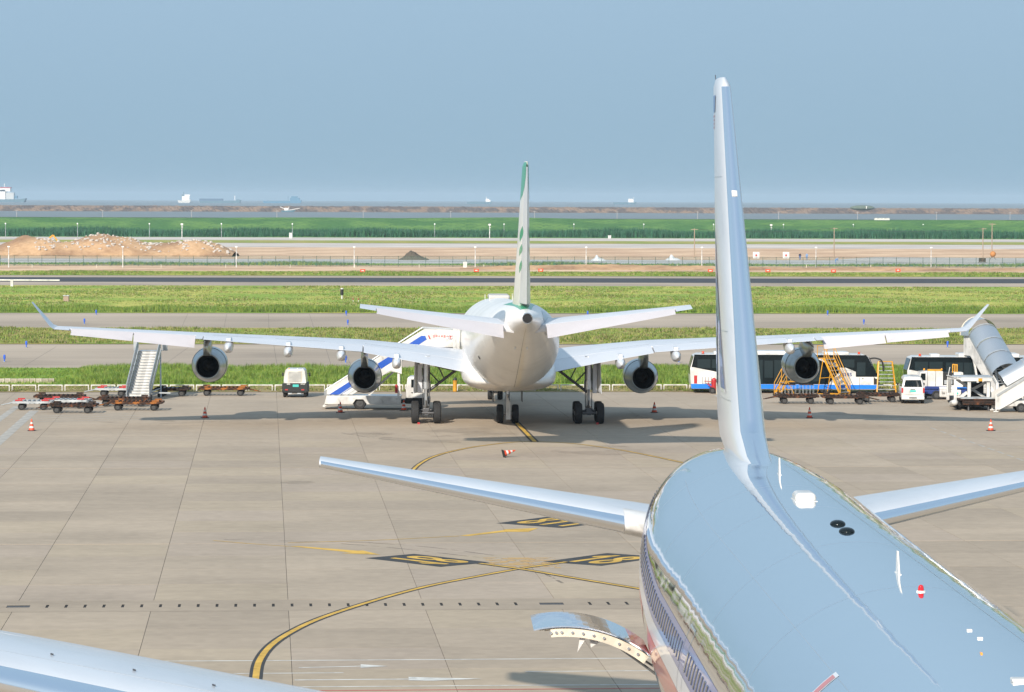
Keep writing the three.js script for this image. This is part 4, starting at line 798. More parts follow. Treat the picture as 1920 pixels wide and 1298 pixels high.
// ---- apron bus
function makeBus(label, pos) {
  const b = thing('apron_bus', label, 'bus', pos, 0, 'apron buses');
  const out = [[0.18, 0.32], [0.05, 0.75], [0.0, 1.9], [0.28, 2.85], [0.6, 2.98], [13.2, 2.98], [13.55, 2.85], [14.15, 1.6], [14.45, 0.95], [14.4, 0.45], [14.1, 0.3]];
  mk('body', ext(out, 2.9, 0, 0.08), M.white, b);
  const zf = 1.456;
  const face = (name, pts, m, d = 0.02, z = zf, par = b) => mk(name, ext(pts, d, z), m, par);
  const band = face('glass_band', [[0.10, 2.0], [0.32, 2.955], [13.4, 2.955], [14.08, 1.68], [14.2, 1.30], [12.62, 1.30], [12.62, 1.68], [11.2, 2.25], [9.85, 2.72], [9.75, 2.6], [11.25, 1.95], [11.3, 1.6], [10.5, 0.72], [2.75, 0.72], [2.75, 1.5], [0.3, 1.98]], M.glass, 0.02);
  face('blue_skirt', [[0.1, 0.36], [14.1, 0.36], [14.38, 0.68], [0.08, 0.72]], M.busBlue, 0.022);
  // separate panes and door leaves standing just proud of the dark band
  const pane = (x0, x1, y0, y1, n = 'window') => mk(n, rb(x1 - x0, y1 - y0, 0.02, 0.008, (x0 + x1) / 2, (y0 + y1) / 2, zf + 0.012), M.tint, band);
  for (const [a, c] of [[0.55, 1.55], [1.65, 2.65]]) pane(a, c, 1.92, 2.6);
  for (const x of [2.9, 4.25, 6.4, 7.75]) { pane(x, x + 0.62, 0.78, 2.55, 'door_leaf'); pane(x + 0.66, x + 1.28, 0.78, 2.55, 'door_leaf'); }
  pane(5.65, 6.3, 1.2, 2.5); pane(9.1, 9.9, 0.95, 2.4); pane(11.3, 12.5, 2.0, 2.62); pane(12.7, 13.35, 1.4, 2.4, 'driver_window');
  mk('windscreen', skin([[[13.62, 2.78], -1.3], [[14.17, 1.66], -1.35]].map(([p]) => [V(p[0] + 0.02, p[1], -1.3), V(p[0] + 0.02, p[1], 1.3), V(p[0] - 0.1, p[1], 1.43)]), { wrap: false, caps: false }), M.glass, b);
  mk('front_mask', ext([[13.98, 1.28], [14.32, 1.22], [14.47, 0.95], [14.4, 0.7], [13.98, 0.7]], 2.86, 0.03, 0.02), M.black, b);
  mk('front_pillar', ext([[13.2, 2.93], [13.5, 2.86], [14.16, 1.6], [14.44, 1.3], [13.9, 1.3]], 2.915, 0, 0.01), M.glass, b);
  mk('headlight', ext([[13.98, 1.30], [14.36, 1.24], [14.44, 1.06], [14.1, 1.18]], 0.05, 1.46), M.white, b);
  mk('rear_screen', ext([[-0.01, 1.95], [0.02, 1.4], [0.25, 1.4], [0.25, 2.8], [0.22, 2.78]], 2.4, 0), M.glass, b);
  mk('tail_light', rb(0.24, 0.62, 0.03, 0.01, 0.42, 1.05, zf), M.red, b);
  for (let k = 0; k < 4; k++) mk('engine_vent', bx(0.03, 0.55, 0.02, 0.95 + k * 0.22, 0.98, zf - 0.0), M.darkSteel, b);
  mk('panel_joint', [bx(0.02, 1.0, 0.012, 1.9, 1.2, zf - 0.002), bx(0.02, 0.9, 0.02, 12.9, 0.8, zf + 0.008), bx(0.02, 0.36, 0.02, 4.2, 0.54, zf + 0.01), bx(0.02, 0.36, 0.02, 6.35, 0.54, zf + 0.01), bx(0.02, 0.36, 0.02, 8.9, 0.54, zf + 0.01)], M.darkSteel, b);
  mk('roof_unit', [rb(4.6, 0.26, 2.2, 0.1, 6.2, 3.08, 0), rb(1.9, 0.22, 2.0, 0.09, 11.2, 3.06, 0), rb(0.7, 0.2, 1.2, 0.08, 2.2, 3.05, 0)], M.white, b);
  for (const x of [1.0, 12.9]) { const l = mk('beacon', cy(0.09, 0.1, 0.2, x, 3.08, 0.9), phy(S(0.6, 0.06, 0.02), 0.2, { clearcoat: 0.8 }), b); mk('beacon_base', cy(0.11, 0.11, 0.05, x, 2.99, 0.9), M.black, l); }
  mk('mirror', [new THREE.TubeGeometry(new THREE.CatmullRomCurve3([V(13.45, 2.62, 1.2), V(14.1, 2.72, 1.4), V(14.55, 2.55, 1.5), V(14.68, 2.2, 1.5)]), 16, 0.06, 8), rb(0.14, 0.5, 0.2, 0.05, 14.7, 2.0, 1.5)], M.black, b);
  mk('wing_crest', new THREE.TubeGeometry(new THREE.CatmullRomCurve3([V(11.45, 1.62, zf + 0.01), V(11.8, 1.80, zf + 0.01), V(12.2, 1.80, zf + 0.01), V(12.42, 1.62, zf + 0.01)]), 14, 0.018, 5), M.galv, b);
  word('SIAS', 0.26, M.navy, 11.95, 1.47, zf + 0.004, b);
  mk('handle', rb(0.12, 0.06, 0.02, 0.008, 13.15, 1.15, zf), M.black, b);
  for (const x of [3.6 - 1.2, 10.3]) for (const z of [1.25, -1.25]) turnW(addWheel(b, vW, x, 0.5, z));
  return b;
}
makeBus('white blue and black apron bus directly behind the silver fin', spot(1292, 735.5));
makeBus('white blue and black apron bus behind the white van', spot(1697, 741));

// ---- traffic cones
const coneSrc = thing('traffic_cone', 'red and white traffic cone by the rusty dollies in the corner', 'cone', spot(59, 808), 0, 'traffic cones');
{
  const r = (y) => 0.19 - 0.16 * y / 0.68, seg = (y0, y1) => cy(r(y1), r(y0), y1 - y0, 0, 0.04 + (y0 + y1) / 2, 0, 0, 0, 0, 20);
  mk('base', rb(0.46, 0.045, 0.46, 0.015, 0, 0.023, 0), M.black, coneSrc);
  mk('cone_body', [seg(0, 0.14), seg(0.26, 0.4), seg(0.52, 0.68), sp(0.03, 0, 0.72, 0)], M.orange, coneSrc);
  mk('white_band', seg(0.14, 0.26), M.plainWhite, coneSrc); mk('white_band', seg(0.4, 0.52), M.plainWhite, coneSrc);
}
for (const [x, y, l] of [[384, 784, 'red and white traffic cone under the outer engine beside the steps'], [638, 774, 'red and white traffic cone beside the stair truck chassis'], [757, 770, 'red and white traffic cone between the stair truck and its cab'], [1227, 774, 'red and white traffic cone under the inner starboard engine'], [1518, 784, 'red and white traffic cone in front of the rusty flatbeds'], [1858, 808, 'red and white traffic cone in front of the covered stairs']]) dup(coneSrc, spot(x, y), rnd(0, 3), l);
{ const c = dup(coneSrc, spot(945, 858), 0, 'red and white traffic cone lying on its side near the yellow arc'); c.rotation.set(0, 0.25, -PI / 2 + 0.26); c.position.y = 0.205; c.position.x -= 0.05; }

// ---- flat cargo dollies
function dolly(label, px, py, len, m, o = {}) {
  const d = thing('cargo_dolly', label, 'dolly', [0, 0, 0], o.turn ?? 0, 'cargo dollies');
  const w = 1.9, y = 0.55; d.position.set(...spot(px, py)); d.position.y = 0;
  mk('deck_frame', [bx(len, 0.14, 0.1, 0, y, w / 2), bx(len, 0.14, 0.1, 0, y, -w / 2), bx(0.1, 0.14, w, -len / 2, y + 0.002, 0), bx(0.1, 0.14, w, len / 2, y + 0.002, 0), bx(len - 0.3, 0.08, 0.12, 0, y - 0.1, 0.4), bx(len - 0.3, 0.08, 0.12, 0, y - 0.1, -0.4)], m, d);
  const n = floor(len / 0.3), rg = prep(cy(0.05, 0.05, w - 0.12, 0, 0, 0, PI / 2, 0, 0, 8));
  for (let k = 1; k < n; k++) use('roller', rg, o.roller ?? m, d).position.set(-len / 2 + k * len / n, y + 0.06, 0);
  for (const [sx, sz] of [[-1, 1], [-1, -1], [1, 1], [1, -1]]) { mk('end_stop', bx(0.5, 0.1, 0.06, sx * (len / 2 - 0.4), y + 0.14, sz * (w / 2)), o.stop ?? m, d); turnW(addWheel(d, vD, sx * (len / 2 - 0.55), 0.24, sz * 0.72)); mk('axle_bracket', bx(0.16, 0.3, 0.1, sx * (len / 2 - 0.55), 0.38, sz * 0.58), M.darkSteel, d); }
  const ts = o.tow ?? -1;
  mk('tow_bar', [bar([ts * len / 2, y - 0.05, 0.3], [ts * (len / 2 + 0.8), y - 0.22, 0], 0.04), bar([ts * len / 2, y - 0.05, -0.3], [ts * (len / 2 + 0.8), y - 0.22, 0], 0.04), tor(0.07, 0.025, ts * (len / 2 + 0.86), y - 0.23, 0, PI / 2)], m, d);
  return d;
}
const silverR = { stop: M.red, roller: M.galv };
dolly('grey dolly with red end stops next to the broad white line', 62, 768, 2.6, M.galv, { ...silverR, turn: 0.05 });
dolly('dark rusty dolly, nearest of the corner cluster', 137, 774, 3.2, M.rust, {});
dolly('dark rusty dolly at the back of the corner cluster', 112, 757, 3.5, M.rust, { turn: 0.04, tow: 1 });
dolly('grey dolly with red end stops wedged between two rusty ones', 128, 765, 2.9, M.galv, { ...silverR, turn: -0.06, tow: 1 });
dolly('rusty dolly standing behind the orange one at the stair foot', 232, 761.5, 3.6, M.rust, { turn: 0.03 });
dolly('orange rusty dolly in front of the boarding steps', 256, 769, 3.6, M.rustOrange, { roller: M.rust });
dolly('grey dolly with red end stops left of the boarding steps, by the railing', 212, 742.5, 2.4, M.galv, silverR);
dolly('dark rusty dolly between the boarding steps and the outer engine', 324, 742.5, 2.5, M.rust, { roller: M.darkSteel });
dolly('orange rusty dolly below the outer port engine by the railing', 420, 741.5, 3.6, M.rustOrange, { tow: 1 });
const flat1 = dolly('rusty flatbed dolly loaded with scrap under the outer starboard engine', 1494, 756.5, 3.0, M.rust, { roller: M.rust });
dolly('rusty flatbed dolly in the middle of the row before the bus', 1583, 757.5, 3.2, M.rust, { tow: 1 });
dolly('rusty flatbed dolly next to the white van', 1647, 753.5, 3.0, M.rust, { tow: 1 });
{ // clutter on the flatbed
  const p = flat1.position;
  for (const [dx, n] of [[-0.6, 5], [0.7, 5]]) { const t = thing('wire_crate', dx < 0 ? 'small wire crate on the scrap-laden flatbed, towards the low yellow platform' : 'small wire crate on the scrap-laden flatbed, towards the bus front', 'crate', [p.x + dx, 0.66, p.z], 0, 'wire crates'); for (let k = 0; k < n; k++) mk('wire', [bar([-0.5 + k * 0.25, 0, 0.4], [-0.5 + k * 0.25, 0.7, 0.4], 0.015), bar([-0.5 + k * 0.25, 0, -0.4], [-0.5 + k * 0.25, 0.7, -0.4], 0.015)], M.galv, t); mk('frame', [bx(1.06, 0.04, 0.04, 0, 0.7, 0.4), bx(1.06, 0.04, 0.04, 0, 0.7, -0.4), bx(1.06, 0.04, 0.04, 0, 0.02, 0.4), bx(1.06, 0.04, 0.04, 0, 0.02, -0.4), bx(0.04, 0.04, 0.8, 0.5, 0.36, 0), bx(0.04, 0.04, 0.8, -0.5, 0.36, 0)], M.rust, t); }
}
// ---- yellow maintenance stands
function stepStand(label, px, py, h, w, run, steps, turn) {
  const t = thing('maintenance_stand', label, 'steps', spot(px, py), turn, 'yellow maintenance stands');
  const L = (s) => [s * w / 2, 0, run / 2];
  for (const s of [-1, 1]) {
    mk('stringer', beam([s * w / 2, 0.1, run / 2], [s * w / 2, h, -run / 2 + 0.4], 0.06, 0.16), M.yellow, t);
    mk('leg', [bar([s * w / 2, 0.05, -run / 2 - 0.3], [s * w / 2, h, -run / 2 + 0.3], 0.035), bar([s * w / 2, 0.05, -run / 2 - 0.3], [s * w / 2, 0.12, run / 2], 0.03), bar([s * w / 2, h * 0.5, 0.2], [s * w / 2, h * 0.45, -run / 2 - 0.1], 0.025)], M.yellow, t);
    mk('handrail', [bar([s * w / 2, 1.0, run / 2], [s * w / 2, h + 0.95, -run / 2 + 0.4], 0.03), bar([s * w / 2, h + 0.95, -run / 2 + 0.4], [s * w / 2, h + 0.95, -run / 2 - 0.35], 0.03), bar([s * w / 2, h, -run / 2 - 0.35], [s * w / 2, h + 0.95, -run / 2 - 0.35], 0.03), bar([s * w / 2, 0.1, run / 2], [s * w / 2, 1.0, run / 2], 0.03), bar([s * w / 2, h, -run / 2 + 0.4], [s * w / 2, h + 0.95, -run / 2 + 0.4], 0.03), bar([s * w / 2, 0.55, run / 2], [s * w / 2, h + 0.5, -run / 2 + 0.4], 0.022)], M.yellow, t);
  }
  const sg = prep(bx(w - 0.06, 0.04, 0.22));
  for (let k = 1; k <= steps; k++) use('step', sg, M.galv, t).position.set(0, h * k / (steps + 0.3), run / 2 - (run - 0.4) * k / (steps + 0.3));
  mk('platform', bx(w, 0.05, 0.75, 0, h, -run / 2 + 0.02), M.yellow, t);
  for (const [x, z] of [[-1, 1], [1, 1], [-1, -1], [1, -1]]) { const c = addWheel(t, vD, x * w / 2, 0.12, z > 0 ? run / 2 : -run / 2 - 0.3); c.scale.setScalar(0.5); }
  return t;
}
stepStand('tall yellow maintenance steps in front of the bus, below the wing', 1566, 741, 2.75, 1.0, 2.2, 10, rad(38));
stepStand('low yellow work platform below the outer starboard engine', 1468, 743, 1.1, 0.9, 1.0, 4, rad(-70));
{ // step ladder seen from the front
  const t = thing('step_ladder', 'yellow step ladder with pale treads between the two buses', 'ladder', spot(1661, 739), 0);
  for (const s of [-1, 1]) { mk('stile', beam([s * 0.72, 0.1, 0.5], [s * 0.5, 2.45, -0.4], 0.09, 0.12), M.yellow, t); mk('rear_leg', [bar([s * 0.75, 0.1, -1.0], [s * 0.55, 2.45, -0.42], 0.04), bar([s * 0.74, 0.4, 0.4], [s * 0.74, 0.4, -0.9], 0.025)], M.yellow, t); mk('hand_loop', [bar([s * 0.5, 2.45, -0.4], [s * 0.66, 1.5, -0.7], 0.03)], M.yellow, t); const c = addWheel(t, vD, s * 0.78, 0.12, -0.98); c.scale.setScalar(0.5); const c2 = addWheel(t, vD, s * 0.8, 0.12, 0.5); c2.scale.setScalar(0.5); }
  const sg = prep(bx(1, 0.05, 0.24)); for (let k = 1; k <= 8; k++) { const u = k / 8.4, o = use('tread', sg, M.galv, t); o.scale.x = 1.32 - 0.42 * u; o.position.set(0, 0.1 + 2.35 * u, 0.5 - 0.9 * u); }
  mk('top_bar', [bar([-0.5, 2.45, -0.4], [0.5, 2.45, -0.4], 0.04)], M.yellow, t);
}
// ---- white passenger van, rear towards the camera
{
  const v = thing('passenger_van', 'white passenger van seen from the rear between the buses', 'van', spot(1712, 757.5), rad(-4));
  const rows = [[0.32, 0.80, 0.86], [0.6, 0.84, 0.9], [1.05, 0.84, 0.92], [1.2, 0.82, 0.93], [1.78, 0.68, 0.80], [1.92, 0.58, 0.72], [1.95, 0.4, 0.6]];
  const ring = (y, w, zb) => { const r = [], zf = -4.3 + (y > 1.1 ? (y - 1.1) * 1.0 : 0), zr = 0.0 - (y > 1.15 ? (y - 1.15) * 0.3 : 0), c = 0.14; for (const [sx, sz, a0] of [[1, 1, 0], [-1, 1, 90], [-1, -1, 180], [1, -1, 270]]) for (let k = 0; k <= 4; k++) { const a = rad(a0 + k * 22.5); r.push(V(sx * (w - c) + c * cos(a), y, (sz > 0 ? zr - c : zf + c) + c * sin(a))); } return r; };
  mk('body', toCreasedNormals(skin(rows.map(([y, w, z]) => ring(y, w, z))), 0.5), M.white, v);
  mk('rear_window', skin([[1.22, 0.66, 0.0], [1.72, 0.56, -0.15]].map(([y, w, z]) => [V(-w, y, z + 0.015 - 0.03), V(w, y, z + 0.015 - 0.03), V(w, y, z - 0.05), V(-w, y, z - 0.05)])), M.glass, v);
  for (const s of [-1, 1]) {
    for (const [z0, z1] of [[-1.5, -0.4], [-2.7, -1.6], [-3.5, -2.8]]) mk('side_window', skin([[1.2, 0.83], [1.7, 0.715]].map(([y, w]) => [V(s * w, y, z0), V(s * w, y, z1), V(s * (w - 0.05), y, z1), V(s * (w - 0.05), y, z0)])), M.glass, v);
    mk('tail_light', rb(0.13, 0.36, 0.06, 0.02, s * 0.77, 0.98, -0.01), M.red, v);
    for (const z of [-0.75, -3.3]) addWheel(v, vS, s * 0.72, 0.33, z);
    mk('wing_mirror', rb(0.14, 0.2, 0.08, 0.03, s * 0.95, 1.25, -3.5), M.black, v);
  }
  mk('number_plate', bx(0.42, 0.14, 0.02, 0, 0.93, 0.012), M.teal, v);
  mk('tailgate_seam', [bx(1.3, 0.014, 0.01, 0, 0.66, 0.004), bx(0.34, 0.05, 0.02, 0, 1.06, 0.006)], M.darkSteel, v);
  mk('rear_bumper', rb(1.66, 0.24, 0.2, 0.06, 0, 0.42, 0.02), M.white, v);
  mk('bumper_insert', bx(0.56, 0.08, 0.03, 0, 0.44, 0.115), M.black, v);
}
// ---- white service tractor seen from behind
{
  const v = thing('service_tractor', 'white service tractor seen from behind, alone by the railing', 'tractor', spot(552.5, 745.5));
  mk('cab', toCreasedNormals(skin([[1.06, 0.82], [1.5, 0.80], [1.98, 0.72], [2.1, 0.62]].map(([y, w]) => [V(-w, y, 0), V(w, y, 0), V(w, y, -2.2), V(-w, y, -2.2)])), 0.3), M.white, v);
  const pan = mk('rear_grille_frame', bx(1.06, 0.8, 0.03, 0, 1.55, 0.0), M.beige, v);
  for (let k = 0; k < 9; k++) mk('slat', bx(0.94, 0.05, 0.03, 0, 1.22 + k * 0.083, 0.02), M.galv, pan);
  mk('chassis', [rb(1.82, 0.72, 2.8, 0.05, 0, 0.68, -1.3)], M.black, v);
  mk('rear_panel', bx(1.86, 0.62, 0.06, 0, 0.74, 0.12), std(S(0.010, 0.013, 0.013), 0.6), v);
  mk('number_plate', bx(0.44, 0.18, 0.02, 0.08, 0.88, 0.16), M.teal, v);
  word('D08', 0.1, M.plainWhite, -0.45, 1.0, 0.155, v); word('A1204', 0.08, M.plainWhite, 0.6, 1.0, 0.155, v);
  for (const s of [-1, 1]) { mk('tail_light', rb(0.22, 0.09, 0.03, 0.01, s * 0.6, 0.58, 0.155), M.red, v); mk('hook', rb(0.3, 0.08, 0.14, 0.03, s * 0.34, 0.3, 0.14), M.galv, v); mk('mirror', [rb(0.12, 0.26, 0.06, 0.03, s * 1.0, 1.62, -1.7), bar([s * 0.8, 1.7, -1.7], [s * 1.0, 1.7, -1.7], 0.02)], M.black, v); for (const z of [-0.4, -2.2]) addWheel(v, vS, s * 0.76, 0.33, z); }
  for (const x of [-0.45, 0.2, 0.55]) mk('roof_marker', rb(0.1, 0.07, 0.08, 0.02, x, 2.12, -0.4), x < 0 ? M.amber : M.galv, v);
}
// ---- white ground power truck with blue skirt
{
  const v = thing('ground_power_truck', 'white ground service truck with blue skirt behind the van', 'truck', spot(1737, 749));
  mk('chassis', [rb(3.6, 0.34, 1.7, 0.05, 1.2, 0.55, -0.9)], M.navy, v);
  mk('blue_skirt', [rb(2.0, 0.22, 1.8, 0.04, 0.9, 0.86, -0.9)], M.navy, v);
  mk('cab', ext([[-0.62, 0.75], [-0.62, 1.4], [-0.42, 2.02], [0.1, 2.1], [0.1, 0.75]], 1.6, -0.9, 0.04), M.white, v);
  mk('cab_window', ext([[-0.5, 1.42], [-0.36, 1.92], [-0.06, 1.92], [-0.06, 1.42]], 0.03, -0.09), M.glass, v);
  for (const [a, b] of [[0.12, 0.7], [0.72, 1.25]]) mk('body_panel', rb(b - a, 1.15, 1.55, 0.04, (a + b) / 2, 1.5, -0.9), M.white, v);
  mk('cooler_recess', [bx(0.75, 1.05, 1.4, 1.65, 1.45, -0.9)], M.black, v); for (let k = 0; k < 5; k++) mk('slat', bx(0.6, 0.05, 0.03, 1.65, 1.15 + k * 0.06, -0.18), M.galv, v);
  mk('body_panel', rb(0.7, 1.1, 1.5, 0.04, 2.4, 1.45, -0.9), M.white, v);
  mk('roof_hatch', rb(1.0, 0.14, 0.8, 0.05, 0.7, 2.12, -0.9), M.yellow, v);
  for (const x of [-0.1, 1.2]) mk('beacon', cy(0.06, 0.07, 0.14, x, 2.2, -0.6), M.amber, v);
  for (const x of [1.98, 2.14, 2.3]) mk('grab_rail', [beam([x, 1.9, -0.3], [x, 2.6, -0.3], 0.07, 0.07)], M.yellow, v); mk('grab_rail', beam([1.98, 2.6, -0.3], [2.3, 2.55, -0.3], 0.06, 0.06), M.yellow, v);
  const f = mk('front_bumper', [rb(1.6, 0.55, 0.5, 0.08, 1.75, 0.45, 0.1), bx(1.3, 0.2, 0.6, 1.6, 0.82, 0.0, 0.5)], M.white, v);
  mk('number_plate', bx(0.34, 0.14, 0.02, 2.15, 0.47, 0.362), M.teal, f); word('08 11', 0.14, M.black, 1.35, 0.47, 0.356, f);
  for (const [x, z] of [[-0.2, -0.2], [0.75, 0.0], [2.6, -0.2], [-0.2, -1.6], [2.6, -1.6]]) turnW(addWheel(v, vS, x, 0.33, z));
}
// ---- cargo loader with twin uprights
{
  const v = thing('cargo_loader', 'white cargo loader with rusty lower deck and twin posts', 'loader', spot(1829, 769));
  mk('upper_deck', [rb(2.6, 0.1, 2.6, 0.03, 0, 2.28, -1.5)], M.galv, v);
  mk('deck_beam', [rb(2.2, 0.22, 0.12, 0.03, 0.1, 2.12, -0.18), beam([-1.2, 2.25, -0.2], [-1.55, 2.1, -2.6], 0.12, 0.2)], M.white, v);
  mk('hazard_mark', rb(0.28, 0.2, 0.02, 0.008, 0.35, 2.12, -0.11), M.yellow, v);
  for (const x of [-0.4, 0.95]) mk('post', rb(0.24, 1.35, 0.18, 0.03, x, 1.4, -0.35), M.white, v);
  for (const x of [-1.35, 1.6]) mk('post', [rb(0.2, 1.4, 0.2, 0.03, x, 1.2, -0.5), rb(0.2, 1.3, 0.2, 0.03, x - 0.25, 1.2, -2.6)], M.white, v);
  mk('scissor_arm', [beam([-1.15, 0.75, -0.4], [-0.55, 1.2, -0.5], 0.14, 0.2), beam([1.5, 0.9, -0.45], [1.1, 1.6, -0.5], 0.12, 0.24), beam([-1.2, 0.6, -2.2], [1.2, 2.1, -1.0], 0.12, 0.18), beam([1.2, 0.6, -2.2], [-1.2, 2.1, -1.0], 0.12, 0.18)], M.white, v);
  mk('chassis', [rb(2.7, 0.5, 4.2, 0.05, 0, 0.5, -2.6), bx(1.1, 1.0, 0.4, 0.3, 1.3, -2.2)], M.black, v);
  mk('lower_deck', [rb(2.5, 0.12, 1.9, 0.03, 0.05, 0.78, 0.1)], M.rust, v);
  for (let k = 0; k < 6; k++) mk('roller', cy(0.05, 0.05, 2.3, 0.05, 0.86, -0.7 + k * 0.3, 0, 0, PI / 2, 8), M.galv, v);
  mk('deck_nose', [rb(2.3, 0.3, 0.3, 0.06, 0.1, 0.56, 1.05)], M.rust, v);
  mk('pontoon', tr(new THREE.CapsuleGeometry(0.22, 1.3, 6, 12), -1.55, 0.5, 0.1, PI / 2 - 0.12, 0.5), M.white, v);
  mk('guard_rail', [bar([-1.7, 1.9, -2.4], [-1.5, 2.9, -2.4], 0.03), bar([-1.7, 2.3, -2.6], [-1.4, 2.3, -0.3], 0.03), rb(0.5, 0.9, 0.06, 0.02, -1.7, 1.6, -1.2, 0, 0.9)], M.white, v);
  for (const [x, z] of [[-1.1, -0.8], [1.1, -0.8], [-1.1, -4.0], [1.1, -4.0]]) addWheel(v, vS, x, 0.33, z);
  mk('support_foot', [cy(0.05, 0.08, 0.5, -0.6, 0.25, 0.9), cy(0.05, 0.08, 0.5, 0.8, 0.25, 0.9)], M.darkSteel, v);
}
// ---- covered passenger stairs: rise along local +x from the origin
function coveredStairs(label, pos, turn, rise, run, near, wide = 1.5) {
  const t = thing('covered_stairs', label, 'stairs', pos, turn, 'covered passenger stairs');
  const y0 = 0.55, sl = rise / run, th = Math.atan(sl), steps = 16;
  for (const s of [-1, 1]) {
    mk('side_wall', ext([[-0.2, y0 - 0.35], [0.1, y0 - 0.35], [run, y0 + rise - 0.55], [run + 1.3, y0 + rise - 0.55], [run + 1.3, y0 + rise + 1.0], [run, y0 + rise + 1.0], [-0.2, y0 + 0.75]], 0.06, s * wide / 2), s > 0 ? M.white : M.plainWhite, t);
    mk('side_band', beam([-0.1, y0 + 0.62, s * (wide / 2 + 0.05)], [run, y0 + rise + 0.85, s * (wide / 2 + 0.05)], 0.06, 0.16), M.galv, t);
  }
  const sg = prep(bx(run / steps + 0.02, 0.05, wide - 0.1)); for (let k = 0; k < steps; k++) use('step', sg, M.galv, t).position.set((k + 0.5) * run / steps, y0 + (k + 0.5) * rise / steps, 0);
  // half-round metal canopy
  const arcP = (x, y, r = wide * 0.58) => range(0, PI, 16).map((a) => V(x - sin(a) * r * 0.9 * sin(th), y + sin(a) * r * 0.9 * cos(th), cos(a) * r));
  const c0 = 0.6, cn = 3;
  for (let k = 0; k < cn; k++) { const x0 = c0 + (run - c0) * k / cn, x1 = c0 + (run - c0) * (k + 1) / cn - 0.02; mk('canopy_panel', skin([arcP(x0, y0 + x0 * sl + 0.95), arcP(x1, y0 + x1 * sl + 0.95)], { wrap: false, caps: false }), M.aluDull, t); mk('canopy_rib', skin([arcP(x1 - 0.03, y0 + x1 * sl + 0.95, wide * 0.595), arcP(x1 + 0.05, y0 + (x1 + 0.08) * sl + 0.95, wide * 0.595)], { wrap: false, caps: false }), M.galv, t); }
  const flatArc = (x, y, r) => range(0, PI, 16).map((a) => V(x, y + sin(a) * r * 1.05, cos(a) * r));
  mk('canopy_hood', skin([flatArc(run + 0.0, y0 + rise + 0.95, wide * 0.6), flatArc(run + 1.3, y0 + rise + 0.95, wide * 0.66)], { wrap: false, caps: false }), M.aluDull, t);
  mk('hood_edge', new THREE.TubeGeometry(new THREE.CatmullRomCurve3(flatArc(run + 1.3, y0 + rise + 0.95, wide * 0.66)), 30, 0.04, 6), M.beige, t);
  mk('chassis', [rb(run * 0.95, 0.4, wide * 0.9, 0.05, run * 0.55, 0.62, 0), beam([run * 0.9, 0.7, 0], [run, y0 + rise - 0.5, 0], 0.3, 0.3)], M.plainWhite, t);
  mk('support_leg', [beam([run * 0.75, 0.5, wide * 0.4], [run, y0 + rise - 0.6, wide * 0.4], 0.12, 0.12), beam([run * 0.75, 0.5, -wide * 0.4], [run, y0 + rise - 0.6, -wide * 0.4], 0.12, 0.12)], M.plainWhite, t);
  for (const s of [-1, 1]) { mk('foot', rb(0.36, 0.1, 0.2, 0.04, -0.15, 0.06, s * wide / 2), M.white, t); mk('foot_post', bx(0.08, 0.4, 0.08, -0.15, 0.25, s * wide / 2), M.white, t); for (const x of [run * 0.3, run * 0.85]) turnW(addWheel(t, vS, x, 0.33, s * wide * 0.42)); }
  mk('control_cabinet', rb(0.5, 0.9, 0.3, 0.04, run + 0.3, y0 + rise - 1.0, wide / 2 + 0.2), M.white, t);
  return t;
}
coveredStairs('silver covered passenger stairs rising out of the picture edge', spot(1868, 772), 0, 3.2, 5.4, true, 1.9);
coveredStairs('silver covered passenger stairs with an arched hood behind the cargo loader', [...spot(1893, 752)], rad(105), 3.1, 5.0, false, 2.0);

